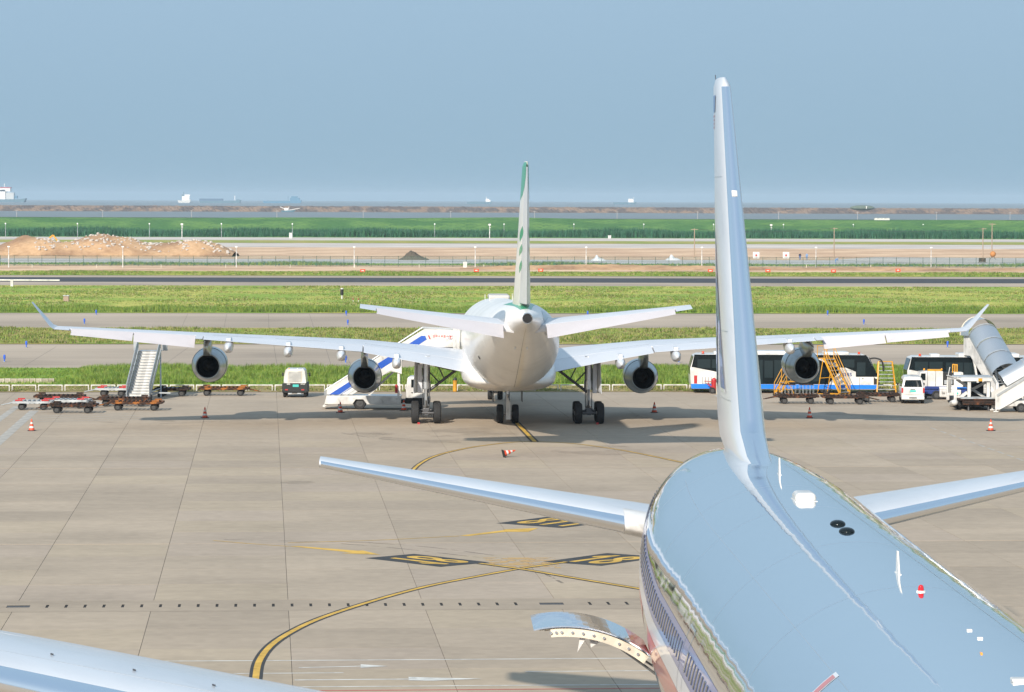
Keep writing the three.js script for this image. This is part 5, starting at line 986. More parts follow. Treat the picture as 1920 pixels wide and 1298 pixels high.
// ---- plain boarding steps facing the camera
{
  const t = thing('boarding_steps', 'grey open boarding steps facing the camera beyond the rusty dollies', 'stairs', spot(258, 752));
  t.rotation.y = rad(-1.5);
  const rise = 3.25, run = 5.6, w = 1.55, n = 17, sg = prep(bx(w - 0.06, 0.15, 0.05)), tg = prep(bx(w - 0.06, 0.04, 0.32));
  for (let k = 0; k < n; k++) { const y = 0.12 + rise * (k + 1) / n, z = -run * (k + 0.5) / n; use('riser', sg, M.plainWhite, t).position.set(0.10 * k / n, y - 0.1, z + 0.08); use('tread', tg, M.galv, t).position.set(0.10 * k / n, y, z); }
  for (const s of [-1, 1]) {
    const x = s * (w / 2 + 0.05);
    mk('stringer', beam([x, 0.16, 0.1], [x + 0.1, rise + 0.05, -run], 0.07, 0.3), M.galv, t);
    mk('side_panel', skin([[0, 0.35, 1.05], [1, 0.35, 1.05]].map(([f, a, b]) => { const y = 0.1 + rise * f, z = -run * f; return [V(x - 0.02 + 0.1 * f, y + a, z), V(x + 0.02 + 0.1 * f, y + a, z), V(x + 0.02 + 0.1 * f, y + b, z), V(x - 0.02 + 0.1 * f, y + b, z)]; })), M.galv, t);
    const hr = [bar([x, 1.15, 0], [x + 0.1, rise + 1.15, -run], 0.035), bar([x + 0.1, rise + 1.15, -run], [x + 0.1, rise + 1.15, -run - 1.3], 0.035)]; for (let k = 0; k <= 8; k++) hr.push(bar([x + 0.1 * k / 8, 0.1 + rise * k / 8, -run * k / 8], [x + 0.1 * k / 8, 1.15 + rise * k / 8, -run * k / 8], 0.022)); mk('handrail', hr, M.galv, t);
    mk('guard_panel', rb(0.45, 1.25, 0.05, 0.02, x + s * 0.25 + 0.1, rise + 0.75, -run - 0.5, 0, s * 0.5), M.galv, t);
    mk('leg', [bar([x + 0.1, 0.1, -run], [x + 0.1, rise, -run], 0.06), bar([x + s * 0.5, 0.1, -run * 0.5], [x + 0.1, rise * 0.9, -run], 0.045), bar([x + 0.1, 0.6, -run], [x, 0.6, -run * 0.25], 0.04)], M.galv, t);
    turnW(addWheel(t, vD, x + s * 0.12, 0.24, -0.1)).rotation.y = 0; addWheel(t, vD, x + s * 0.12, 0.24, -run * 0.8);
  }
  mk('platform', bx(w, 0.08, 1.4, 0.1, rise + 0.1, -run - 0.6), M.galv, t);
  mk('base_frame', [bx(0.1, 0.12, run, -w / 2 - 0.1, 0.36, -run / 2), bx(0.1, 0.12, run, w / 2 + 0.1, 0.36, -run / 2), bx(1.6, 0.1, 0.12, w / 2 + 0.6, 0.5, -1.6)], M.galv, t);
  mk('foot_step', bx(w - 0.02, 0.1, 0.4, 0, 0.06, 0.2), M.plainWhite, t);
}
// ---- stair truck with blue stripe
{
  const p = spot(606, 768), sc = 233 / F, t = thing('stair_truck', 'white stair truck with a blue stripe, raised towards the parked jet', 'truck', [p[0], 0, p[2]]);
  const X = (px) => (px - 606) * sc, Y = (py) => (768 - py) * sc;   // measured on the truck's own side plane
  mk('chassis', ext([[X(612), Y(742)], [X(752), Y(742)], [X(752), Y(758)], [X(688), Y(758)], [X(681), Y(749)], [X(667), Y(749)], [X(661), Y(758)], [X(608), Y(758)]], 2.2, -1.1, 0.03), M.white, t);
  mk('front_step', ext([[X(604), Y(762)], [X(613), Y(753)], [X(613), Y(760)], [X(607), Y(764)]], 1.9, -1.1), M.white, t);
  mk('underframe', [rb(X(770) - X(625), 0.25, 1.5, 0.05, (X(625) + X(770)) / 2, 0.55, -1.1)], M.black, t);
  for (const s of [0, -2.2]) {
    const z = s ? -1.95 : -0.25;
    const sidep = [[X(612), Y(740)], [X(612), Y(731)], [X(795), Y(617.5)], [X(858), Y(620)], [X(858), Y(651)], [X(805), Y(651)], [X(752), Y(673)], [X(752), Y(700)], [X(733), Y(696)], [X(718), Y(704)], [X(660), Y(740)]];
    const sp_ = mk('stair_side', ext(sidep, 0.08, z), M.white, t);
    if (!s) {
      mk('blue_stripe', ext([[X(617), Y(740)], [X(640), Y(740)], [X(800), Y(636)], [X(797), Y(629)], [X(790), Y(629)]], 0.012, z + 0.045), M.blue, sp_);
      mk('red_tick', ext([[X(802), Y(628)], [X(804.5), Y(628)], [X(807.5), Y(635.5)], [X(805), Y(635.5)]], 0.012, z + 0.045), M.red, sp_);
      for (const [a, b, c, d] of [[636, 741, 664, 722], [650, 741, 672, 727]]) mk('side_line', beam([X(a), Y(b), z + 0.045], [X(c), Y(d), z + 0.045], 0.02, 0.06), M.galv, sp_);
      mk('lower_box', ext([[X(717), Y(704)], [X(733), Y(694)], [X(753), Y(701)], [X(753), Y(674)], [X(730), Y(686)]], 0.03, z + 0.055), M.plainWhite, sp_);
    }
    mk('handrail', [bar([X(608), Y(733), z], [X(791), Y(614.5), z], 0.045), bar([X(791), Y(614.5), z], [X(858), Y(618), z], 0.045), bar([X(608), Y(733), z], [X(608), Y(744), z], 0.04), bar([X(858), Y(618), z], [X(859), Y(650), z], 0.04), bar([X(640), Y(713), z], [X(640), Y(722), z], 0.03), bar([X(720), Y(661), z], [X(720), Y(668), z], 0.03)], M.galv, t);
  }
  const g = prep(bx(0.3, 0.05, 1.6)); for (let k = 0; k < 20; k++) use('step', g, M.galv, t).position.set(X(616 + k * 9.6), Y(741 - k * 4.6), -1.1);
  const cabin = mk('platform_panel', [rb(X(857) - X(809), Y(623.5) - Y(650), 0.06, 0.02, (X(857) + X(809)) / 2, (Y(623.5) + Y(650)) / 2, -0.15)], M.plainWhite, t);
  mk('platform', bx(X(862) - X(800), 0.1, 1.7, (X(862) + X(800)) / 2, Y(651), -1.1), M.galv, t);
  { // lettering: six characters drawn as strokes, Latin line and round badge below
    const z = -0.116, k = 0.155, st = {
      kong: [[.5, 1, .5, .88], [.05, .86, .95, .86], [.05, .86, .05, .7], [.95, .86, .95, .7], [.35, .78, .15, .55], [.65, .78, .85, .55], [.2, .42, .8, .42], [.5, .42, .5, .08], [.05, .06, .95, .06]],
      hang: [[.25, 1, .15, .88], [.08, .86, .42, .86], [.1, .86, .06, .05], [.42, .86, .42, .05], [.0, .48, .5, .48], [.25, .72, .28, .6], [.75, 1, .75, .86], [.52, .82, 1, .82], [.62, .62, .9, .62], [.62, .62, .56, .05], [.9, .62, .9, .1], [.9, .1, 1, .15]],
      fang: [[.5, 1, .5, .82], [.05, .8, .95, .8], [.42, .8, .1, .05], [.4, .5, .82, .5], [.82, .5, .72, .05], [.72, .05, .55, .12]],
      dong: [[.05, .86, .95, .86], [.5, 1, .5, .02], [.2, .7, .8, .7], [.2, .7, .2, .4], [.8, .7, .8, .4], [.2, .55, .8, .55], [.2, .4, .8, .4], [.5, .38, .08, .05], [.5, .38, .92, .05]],
      guo: [[.05, .95, .95, .95], [.05, .95, .05, .03], [.95, .95, .95, .03], [.05, .03, .95, .03], [.2, .76, .8, .76], [.25, .58, .48, .58], [.25, .58, .25, .38], [.48, .58, .48, .38], [.25, .38, .48, .38], [.2, .22, .55, .22], [.6, .85, .78, .2]],
      zhong: [[.12, .78, .88, .78], [.12, .78, .12, .38], [.88, .78, .88, .38], [.12, .38, .88, .38], [.5, 1, .5, 0]] };
    let i = 0; const zz = Y(650) + (Y(623.5) - Y(650)) * 0.68;
    const thin = std(S(0.55, 0.10, 0.10), 0.5), greyL = std(S(0.34, 0.34, 0.44), 0.5);
    for (const n of ['kong', 'hang', 'fang', 'dong', 'guo', 'zhong']) { mk('character', st[n].map(([a, b, c, d]) => beam([X(811.5) + i * 0.185 + a * k, zz + b * k, z], [X(811.5) + i * 0.185 + c * k, zz + d * k, z], 0.012, 0.03)), thin, cabin); i++; }
    word('CHINA EASTERN', 0.085, greyL, X(824.5), zz - 0.10, z + 0.004, cabin, 'lettering', 1.35);
    mk('badge_ring', tor(0.16, 0.014, X(845), zz + 0.02, z, 0, 0, 0, 6, 24), M.navy, cabin);
    mk('badge_bird', [ext([[-0.12, 0.06], [0.02, 0.1], [0.13, 0.0], [0.02, 0.02], [-0.05, 0.0]], 0.008).translate(X(845), zz + 0.03, z), ext([[-0.1, -0.02], [0.0, -0.02], [0.08, -0.1], [-0.04, -0.12]], 0.008).translate(X(845), zz + 0.03, z)], M.red, cabin);
  }
  mk('lift_post', [bx(0.16, Y(673) - Y(742), 0.16, X(747), (Y(673) + Y(742)) / 2, -0.4), bx(0.16, Y(673) - Y(742), 0.16, X(747), (Y(673) + Y(742)) / 2, -1.8), beam([X(690), Y(742), -1.1], [X(745), Y(690), -1.1], 0.14, 0.14)], M.white, t);
  mk('extinguisher', [cy(0.1, 0.1, 0.5, X(743), Y(730), -0.2), sp(0.1, X(743), Y(730) + 0.25, -0.2)], M.red, t);
  const cab = mk('cab', ext([[X(762), Y(748)], [X(761), Y(730)], [X(764), Y(709)], [X(768), Y(706)], [X(796), Y(706)], [X(802), Y(725)], [X(803), Y(748)]], 2.0, -1.1, 0.06), M.white, t);
  mk('side_window', ext([[X(771), Y(726)], [X(771), Y(711)], [X(793), Y(711)], [X(797), Y(726)]], 0.03, -0.09), M.glass, cab);
  mk('door_handle', rb(0.14, 0.06, 0.03, 0.01, X(773), Y(736), -0.085), M.black, cab);
  mk('front_bumper', [rb(X(806) - X(760), 0.42, 2.1, 0.06, (X(806) + X(760)) / 2, 0.62, -1.1)], M.black, t);
  for (const x of [X(674), X(788)]) for (const z of [-0.28, -1.92]) { const o = turnW(addWheel(t, vW, x, 0.45, z)); o.scale.setScalar(0.9); }
  for (const x of [X(635), X(756)]) mk('outrigger', [cy(0.06, 0.06, 0.55, x, 0.3, -0.2), cy(0.14, 0.14, 0.05, x, 0.03, -0.2)], M.darkSteel, t);
}
// ---- small things by the bus
{
  const e = thing('extinguisher_trolley', 'red wheeled fire extinguisher trolley by the bus rear', 'extinguisher', spot(1335, 738));
  mk('tank', [cy(0.2, 0.2, 0.8, 0.15, 0.6, 0), sp(0.2, 0.15, 1.0, 0)], M.red, e); mk('handle', [bar([0.1, 0.9, 0.15], [-0.6, 0.95, 0.15], 0.03), bar([0.1, 0.4, 0.15], [-0.4, 0.75, 0.15], 0.035), bar([-0.3, 0.85, 0.15], [-0.1, 0.5, 0.15], 0.03)], M.red, e);
  for (const z of [-0.25, 0.25]) turnW(addWheel(e, vD, 0.02, 0.24, z)); mk('stand', bx(0.3, 0.2, 0.3, 0.15, 0.1, 0), M.darkSteel, e);
  const c = thing('equipment_cabinet', 'small white equipment cabinet beside the red extinguisher trolley', 'cabinet', spot(1349, 740));
  mk('body', rb(0.5, 0.9, 0.5, 0.03, 0, 0.46, 0), M.beige, c); mk('door', rb(0.42, 0.78, 0.02, 0.008, 0, 0.48, 0.252), M.plainWhite, c); mk('handle', rb(0.03, 0.14, 0.02, 0.008, 0.15, 0.5, 0.268), M.black, c);
  const y = thing('hydrant_marker', 'yellow marker post between the railing and the jet belly', 'post', spot(853, 735));
  mk('post', cy(0.16, 0.16, 0.9, 0, 0.45, 0), M.yellow, y); mk('cap', cy(0.1, 0.17, 0.2, 0, 0.99, 0), M.black, y);
}
// ---------------------------------------------------------------- railing, wall and airfield furniture
{
  const r = thing('barrier_railing', 'low white pipe railing along the whole far apron edge', 'railing'), t0 = T(733.4);
  const o0 = oOf(ground(21, 733)), step = (oOf(ground(1000, 733)) - oOf(ground(21, 733))) / 20;
  const rail = prep(bx(step - 0.16, 0.075, 0.06)), low = prep(bx(step - 0.16, 0.05, 0.04)), post = prep(bx(0.065, 0.46, 0.065));
  for (let k = -8; k < 46; k++) { const c = G(o0 + (k + 0.5) * step, t0, 0); const s = new THREE.Group(); s.name = 'rail_section'; r.add(s); s.position.copy(c); s.rotation.y = YAW; use('rail', rail, M.plainWhite, s).position.y = 0.47; for (const sd of [-1, 1]) use('post', post, M.plainWhite, s).position.set(sd * (step / 2 - 0.11), 0.235, 0); }
  const w = thing('block_wall', 'low wall of pale concrete blocks behind the railing', 'wall');
  const tb = T(718.5), oE = oOf(ground(103, 718)), bm = [std(S(0.46, 0.40, 0.33), 0.9, 0, { map: dirt }), std(S(0.52, 0.46, 0.40), 0.9, 0, { map: dirt }), std(S(0.40, 0.35, 0.29), 0.9, 0, { map: dirt })];
  const bg = prep(rb(0.46, 0.36, 0.25, 0.02)); for (let k = 0; k < 30; k++) { const p = G(oE - 0.25 - k * 0.49, tb, 0.2), o = use('block', bg, bm[floor(rnd(0, 3))], w); o.position.copy(p); o.position.y += rnd(-0.01, 0.01); o.rotation.y = YAW + rnd(-0.03, 0.03); }
  for (let k = 0; k < 30; k++) { const p = G(oE - 0.05 - k * 0.49, tb - 0.02, 0.02), o = use('block', bg, bm[floor(rnd(0, 3))], w); o.position.copy(p); o.scale.y = 0.35; o.rotation.y = YAW; }
}
// blue taxiway edge lights
{
  const src = thing('taxiway_light', 'blue taxiway edge light', 'light', [0, 0, 0], 0, 'blue taxiway edge lights');
  mk('stem', cy(0.05, 0.06, 0.3, 0, 0.15, 0), M.bluePlastic, src); mk('lens', [cy(0.11, 0.11, 0.28, 0, 0.42, 0), sp(0.11, 0, 0.56, 0)], M.bluePlastic, src); mk('base', cy(0.16, 0.16, 0.05, 0, 0.03, 0), M.galv, src);
  const P = [[8, 679, 'blue taxiway light leftmost on the nearer taxiway'], [49, 652, 'blue taxiway light on the nearer taxiway above the grey dolly'], [648, 681, 'blue taxiway light beyond the stair truck'], [1273, 680, 'blue taxiway light beyond the bus rear'], [1777, 652, 'blue taxiway light beyond the second bus roof'], [158, 608, 'blue taxiway light just inside the port winglet'], [180, 591, 'blue taxiway light at the far taxiway edge above the port aileron'], [652, 610, 'blue taxiway light between the port wing and tailplane tip'], [649, 592.5, 'blue taxiway light at the far edge near the port tailplane tip'], [1138, 610, 'blue taxiway light under the starboard tailplane'], [1102, 593, 'blue taxiway light at the far edge over the starboard tailplane'], [1620, 609, 'blue taxiway light above the starboard aileron'], [1552, 592, 'blue taxiway light at the far edge right of the silver fin']];
  P.forEach(([x, y, l], i) => { const p = spot(x, y); if (!i) { src.position.set(...p); src.userData.label = l; } else dup(src, p, 0, l); });
}
// odd airfield things
{
  const b = thing('cable_box', 'small brown cable pit box in the meadow', 'box', spot(124, 566)); mk('body', rb(0.75, 0.8, 0.7, 0.05, 0, 0.4, 0), std(S(0.30, 0.22, 0.17), 0.8), b); mk('lid', rb(0.85, 0.12, 0.8, 0.03, 0, 0.86, 0), M.galv, b);
  const w = thing('marker_post', 'black and white marker post standing in the meadow', 'post', spot(641, 562)); mk('post', cy(0.13, 0.13, 0.7, 0, 0.35, 0), M.plainWhite, w); mk('dark_band', cy(0.24, 0.24, 0.85, 0, 1.1, 0), M.black, w); mk('cap', cy(0.16, 0.24, 0.18, 0, 1.6, 0), M.plainWhite, w);
  for (const [x, l] of [[662, 'small white peg in the meadow beside the marker post'], [672, 'small white peg in the meadow near the tailplane tip']]) { const p = thing('survey_peg', l, 'peg', spot(x, 568), 0, 'survey pegs'); mk('stake', cy(0.04, 0.05, 0.5, 0, 0.25, 0), M.plainWhite, p); mk('tip', sp(0.1, 0, 0.52, 0), M.red, p); }
  const s = thing('light_bar', 'long white bar on a post beside the runway, cut by the picture edge', 'sign', spot(22, 538)); mk('post', rb(0.45, 1.1, 0.3, 0.05, 0, 0.55, 0), M.plainWhite, s); mk('bar', rb(14, 0.22, 0.3, 0.05, 0.9, 1.12, 0), M.plainWhite, s);
  const R = [[680, 512.5, 'red runway board right of the leftmost lamp posts'], [893, 512, 'red runway board before the white cabinet by the fence'], [1014, 511.5, 'small red runway board just right of the green-leafed fin'], [1332, 512.5, 'red runway board half behind the silver fin'], [1440, 512.5, 'red runway board nearest right of the silver fin'], [1563, 513, 'red runway board below the two workers'], [1684, 511.5, 'red runway board farthest right']];
  const src = thing('runway_board', R[0][2], 'sign', spot(R[0][0], R[0][1]), 0, 'red runway boards'); mk('panel', rb(1.0, 0.62, 0.2, 0.04, 0, 0.5, 0), M.orange, src); mk('legs', [bx(0.08, 0.2, 0.1, -0.3, 0.1, 0), bx(0.08, 0.2, 0.1, 0.3, 0.1, 0)], M.darkSteel, src); mk('legend', rb(0.5, 0.2, 0.02, 0.008, 0, 0.52, 0.105), M.plainWhite, src);
  R.slice(1).forEach(([x, y, l]) => dup(src, spot(x, y), 0, l));
  const c = thing('white_cabinet', 'white electrical cabinet at the foot of the wire fence', 'cabinet', spot(872, 503)); mk('body', rb(0.8, 1.35, 0.5, 0.04, 0, 0.7, 0), M.plainWhite, c); mk('door', rb(0.66, 1.15, 0.02, 0.008, 0, 0.7, 0.255), M.white, c);
  for (const [x, l] of [[1418, 'white square notice board near the silver fin'], [1474, 'white square notice board beside the workers']]) { const n = thing('notice_board', l, 'sign', spot(x, 494), 0, 'white notice boards'); mk('post', cy(0.05, 0.05, 1.6, 0, 0.8, 0), M.galv, n); const bd = mk('board', rb(1.5, 1.5, 0.06, 0.02, 0, 1.9, 0), M.plainWhite, n); mk('mark', rb(0.4, 0.45, 0.02, 0.008, 0, 1.9, 0.04), M.red, bd); }
  // marker stakes along the fence
  for (let k = 0; k < 16; k++) { const x = 60 + k * 121; if (abs(x - 1380) < 40) continue; const n = thing('marker_stake', 'short white marker stake at the fence foot, ' + ['first', 'second', 'third', 'fourth', 'fifth', 'sixth', 'seventh', 'eighth', 'ninth', 'tenth', 'eleventh', 'twelfth', 'thirteenth', 'fourteenth', 'fifteenth', 'sixteenth'][k] + ' from the left', 'stake', spot(x, 502.5), 0, 'white marker stakes'); mk('stake', rb(0.16, 0.62, 0.16, 0.03, 0, 0.31, 0), M.beige, n); mk('cap', rb(0.2, 0.08, 0.2, 0.02, 0, 0.66, 0), M.plainWhite, n); }
}
// wire fence with dark posts
{
  const f = thing('wire_fence', 'long wire fence on dark posts beyond the runway', 'fence'), t0 = T(501), n = 92, o0 = t0 * tan(YAW) - 128;
  const post = prep(cy(0.055, 0.055, 2.35, 0, 1.17, 0, 0, 0, 0, 6)), dark = std(S(0.05, 0.10, 0.075), 0.6);
  for (let k = 0; k < n; k++) { const o = use('post', post, dark, f); o.position.copy(G(o0 + k * 2.95, t0, 0)); }
  const a = G(o0, t0), b = G(o0 + (n - 1) * 2.95, t0);
  for (const y of [2.3, 1.2, 0.15]) mk('wire', bar([a.x, y, a.z], [b.x, y, b.z], 0.018, 4), dark, f);
  const mesh = std(S(0.08, 0.13, 0.11), 0.7, 0, { transparent: true, opacity: 0.16 });
  mk('wire_mesh', beam([a.x, 1.2, a.z - 0.05], [b.x, 1.2, b.z - 0.05], 0.01, 2.2), mesh, f);
}
// lamp posts and poles
function poleRow(name, label, cat, group, xs, y, h, r, mat, head) {
  let src = null;
  xs.forEach((x, i) => {
    const l = label + ', ' + ['first', 'second', 'third', 'fourth', 'fifth', 'sixth', 'seventh', 'eighth', 'ninth', 'tenth', 'eleventh', 'twelfth', 'thirteenth', 'fourteenth', 'fifteenth'][i] + ' from the left';
    if (src) { dup(src, spot(x, y), 0, l); return; }
    src = thing(name, l, cat, spot(x, y), 0, group); mk('pole', cy(r * 0.7, r, h, 0, h / 2, 0, 0, 0, 0, 8), mat, src); if (head) head(src, h); else mk('cross_arm', bx(1.4, 0.12, 0.12, 0, h - 0.3, 0), mat, src);
  });
}
poleRow('lamp_post', 'white lamp post in the row along the wire fence', 'lamp post', 'lamp posts at the fence', [16, 230, 443, 664, 891, 1099, 1316, 1530, 1746], 502, 4.3, 0.12, M.plainWhite, (o, h) => mk('lamp_head', [rb(0.5, 0.25, 0.4, 0.06, 0, h + 0.1, 0)], M.lamp, o));
poleRow('bank_lamp_post', 'pale post in the row at the foot of the sea bank', 'post', 'posts at the bank foot', [10, 145, 280, 415, 548, 815, 945, 1076, 1207, 1338, 1469, 1600, 1731, 1860], 446, 5.0, 0.12, M.galv, (o, h) => mk('lamp_head', rb(0.45, 0.5, 0.45, 0.1, 0, h + 0.2, 0), M.lamp, o));
poleRow('utility_pole', 'tall grey utility pole on the sea bank', 'pole', 'utility poles on the bank', [31, 192, 359, 519, 681, 845, 1002, 1157, 1308, 1460, 1608, 1756, 1894], 430, 9, 0.17, std(S(0.34, 0.33, 0.32), 0.8));
for (const x of [341, 918, 1446]) { const o = thing('camera_mast', { 341: 'white camera mast before the reeds above the rubble heap', 918: 'white camera mast before the reeds next to the leaf-marked fin', 1446: 'white camera mast before the reeds right of the silver fin' }[x], 'mast', spot(x, 447), 0, 'camera masts'); mk('mast', cy(0.13, 0.18, 5, 0, 2.5, 0), M.plainWhite, o); mk('housing', [rb(0.9, 0.7, 0.7, 0.1, 0, 5.1, 0), rb(0.6, 0.3, 0.4, 0.08, 0.1, 4.1, 0)], M.plainWhite, o); }
for (const [x, l] of [[545, 'white switch cabinet at the reed edge'], [1143, 'small white switch cabinet at the reed edge right of the leaf-marked fin']]) { const o = thing('switch_cabinet', l, 'cabinet', spot(x, 447.2)); mk('body', rb(1.1, x < 600 ? 2.0 : 1.1, 0.9, 0.06, 0, x < 600 ? 1.0 : 0.55, 0), M.plainWhite, o); mk('roof', rb(1.25, 0.12, 1.05, 0.03, 0, x < 600 ? 2.05 : 1.15, 0), M.galv, o); }
for (const [x, h, l] of [[1302, 7.5, 'wooden wire pole left of the silver fin'], [1564, 7.8, 'wooden wire pole by the workers'], [1843, 7.8, 'wooden wire pole near the picture edge'], [1860, 9.0, 'leaning wooden wire pole with a small machine at its foot']]) { const o = thing('wire_pole', l, 'pole', spot(x, 484), 0, 'wooden wire poles'); mk('pole', cy(0.1, 0.16, h, 0, h / 2, 0, 0, 0, 0, 8), std(S(0.30, 0.23, 0.17), 0.85), o); mk('cross_arm', bx(1.8, 0.14, 0.12, 0, h - 0.25, 0), std(S(0.30, 0.23, 0.17), 0.85), o); }
{ // sagging wires
  const P = [[1302, 7.3], [1564, 7.6], [1843, 7.6]].map(([x, h]) => { const p = ground(x, 484); p.y = h; return p; }); for (let k = 0; k < 2; k++) { const a = P[k], b = P[k + 1], m = a.clone().add(b).multiplyScalar(0.5); m.y -= 0.8; tag(mk('overhead_wire', new THREE.TubeGeometry(new THREE.CatmullRomCurve3([a, m, b]), 30, 0.03, 4), M.darkSteel), k ? 'thin overhead wire in the span nearer the picture edge' : 'thin overhead wire in the span next to the silver fin', 'wire'); }
}
// ---------------------------------------------------------------- earthworks
function heap(name, label, px, py, len, dep, hs, mat, sd) {   // hs: ridge heights along its length
  const c = ground(px, py), nx = 90, nz = 26, rows = [], ridge = pchip(hs.map((h, i) => [i / (hs.length - 1), h])), nn = (u, v) => nB[(floor(u * 511) & 511) * 512 + (floor(v * 511) & 511)];
  for (let j = 0; j <= nz; j++) { const r = []; for (let i = 0; i <= nx; i++) { const u = i / nx, v = j / nz, k = sin(PI * v) ** 0.9, h = ridge(u) * k * (0.75 + 0.6 * nn(u * 0.9 + sd, v * 0.5 + sd)) + 0.5 * (nF[((i * 13 + sd * 100) & 511) * 512 + ((j * 29) & 511)] - 0.5) * k; r.push(V(c.x + (u - 0.5) * len, max(-0.05, h), c.z + (0.5 - v) * dep)); } rows.push(r); }
  const m = mk(name, skin(rows, { wrap: false, caps: false }), mat); return { m, rows };
}
{
  const A = heap('rubble_heap', '', 205, 480, 64, 24, [1.6, 2.6, 4.3, 4.0, 3.2, 4.4, 4.8, 4.2, 3.0, 3.4, 3.8, 3.0, 1.0], soil, 0.1);
  tag(A.m, 'long heap of pale soil and rubble beyond the fence', 'heap');
  const st = []; for (let k = 0; k < 420; k++) { const r = A.rows[floor(rnd(3, 24))], p = r[floor(rnd(20, 90))]; const s = rnd(0.15, 0.5), g = new THREE.IcosahedronGeometry(s, 0); g.scale(rnd(0.7, 1.4), rnd(0.5, 1), rnd(0.7, 1.4)); st.push(g.rotateY(rnd(0, 3)).translate(p.x + rnd(-0.4, 0.4), p.y + s * 0.2, p.z)); }
  const s = mk('stones', st, std(S(0.44, 0.40, 0.36), 0.95), A.m); s.userData.kind = 'stuff';
  const B = heap('soil_pile', '', 776, 487.5, 7.2, 6, [0.1, 0.7, 1.6, 1.9, 1.5, 1.0, 0.5, 0.1], std(S(0.085, 0.072, 0.055), 0.95), 0.4); tag(B.m, 'small dark pile of soil near the leaf-marked fin', 'pile');
  const C = heap('earth_berm', '', 1530, 507, 150, 9, [0.2, 0.8, 0.9, 0.7, 0.6, 0.5, 0.6, 0.4, 0.5, 0.3, 0.1], soil, 0.7); tag(C.m, 'long low bank of bare earth before the fence', 'bank');
  for (const [x, y, l] of [[1122, 489, 'white covered heap beside the fence, near the starboard tailplane'], [1262, 488, 'low white covered heap left of the silver fin']]) { const H = heap('covered_heap', '', x, y, 3.6, 3, [0.1, 0.5, 1.3, 0.6, 0.4, 0.1], std(S(0.55, 0.58, 0.60), 0.7), 0.2); tag(H.m, l, 'heap', 'covered heaps'); }
  // yellow excavator behind the heap
  const e = thing('excavator', 'yellow excavator half hidden behind the rubble heap', 'excavator', [...spot(78, 469)]);
  mk('tracks', [rb(3.8, 0.8, 0.6, 0.3, 0, 0.4, 1.0), rb(3.8, 0.8, 0.6, 0.3, 0, 0.4, -1.0)], M.darkSteel, e); mk('house', rb(3.2, 1.4, 2.4, 0.15, -0.4, 1.7, 0), M.yellow, e); mk('cab', rb(1.3, 1.6, 1.0, 0.1, 0.7, 2.5, 0.7), M.yellow, e); mk('cab_glass', rb(1.1, 0.9, 0.06, 0.02, 0.75, 2.75, 1.2), M.glass, e); mk('boom', [beam([0.8, 2.2, 0], [3.2, 4.2, 0], 0.35, 0.5), beam([3.2, 4.2, 0], [4.6, 2.4, 0], 0.3, 0.4)], M.yellow, e); mk('bucket', ext([[4.2, 2.2], [5.0, 2.4], [5.1, 1.5], [4.4, 1.4]], 0.9), M.darkSteel, e);
  const ml = thing('soil_mixer', 'small rusty orange machine at the foot of the leaning pole', 'machine', spot(1862, 487)); mk('drum', tr(new THREE.SphereGeometry(0.75, 14, 10), 0, 1.4, 0, 0.4).scale(1, 1, 1), std(S(0.40, 0.17, 0.05), 0.7), ml); mk('frame', [beam([-0.7, 0, 0], [0, 1.3, 0], 0.12, 0.12), beam([0.7, 0, 0], [0, 1.3, 0], 0.12, 0.12)], M.darkSteel, ml);
  const pu = thing('water_pump', 'small rusty pump set beside the pale road', 'machine', spot(1842, 493)); mk('body', rb(1.6, 0.9, 0.9, 0.1, 0, 0.7, 0), M.rust, pu); mk('skid', [bx(1.9, 0.12, 0.15, 0, 0.1, 0.35), bx(1.9, 0.12, 0.15, 0, 0.1, -0.35), bx(0.1, 0.3, 0.8, -0.6, 0.2, 0), bx(0.1, 0.3, 0.8, 0.6, 0.2, 0)], M.darkSteel, pu);
  struct(patch('gravel_track', [[1560, 488], [1640, 482.5], [1940, 485], [1940, 490.5], [1760, 497]], pale, 0.06));
}
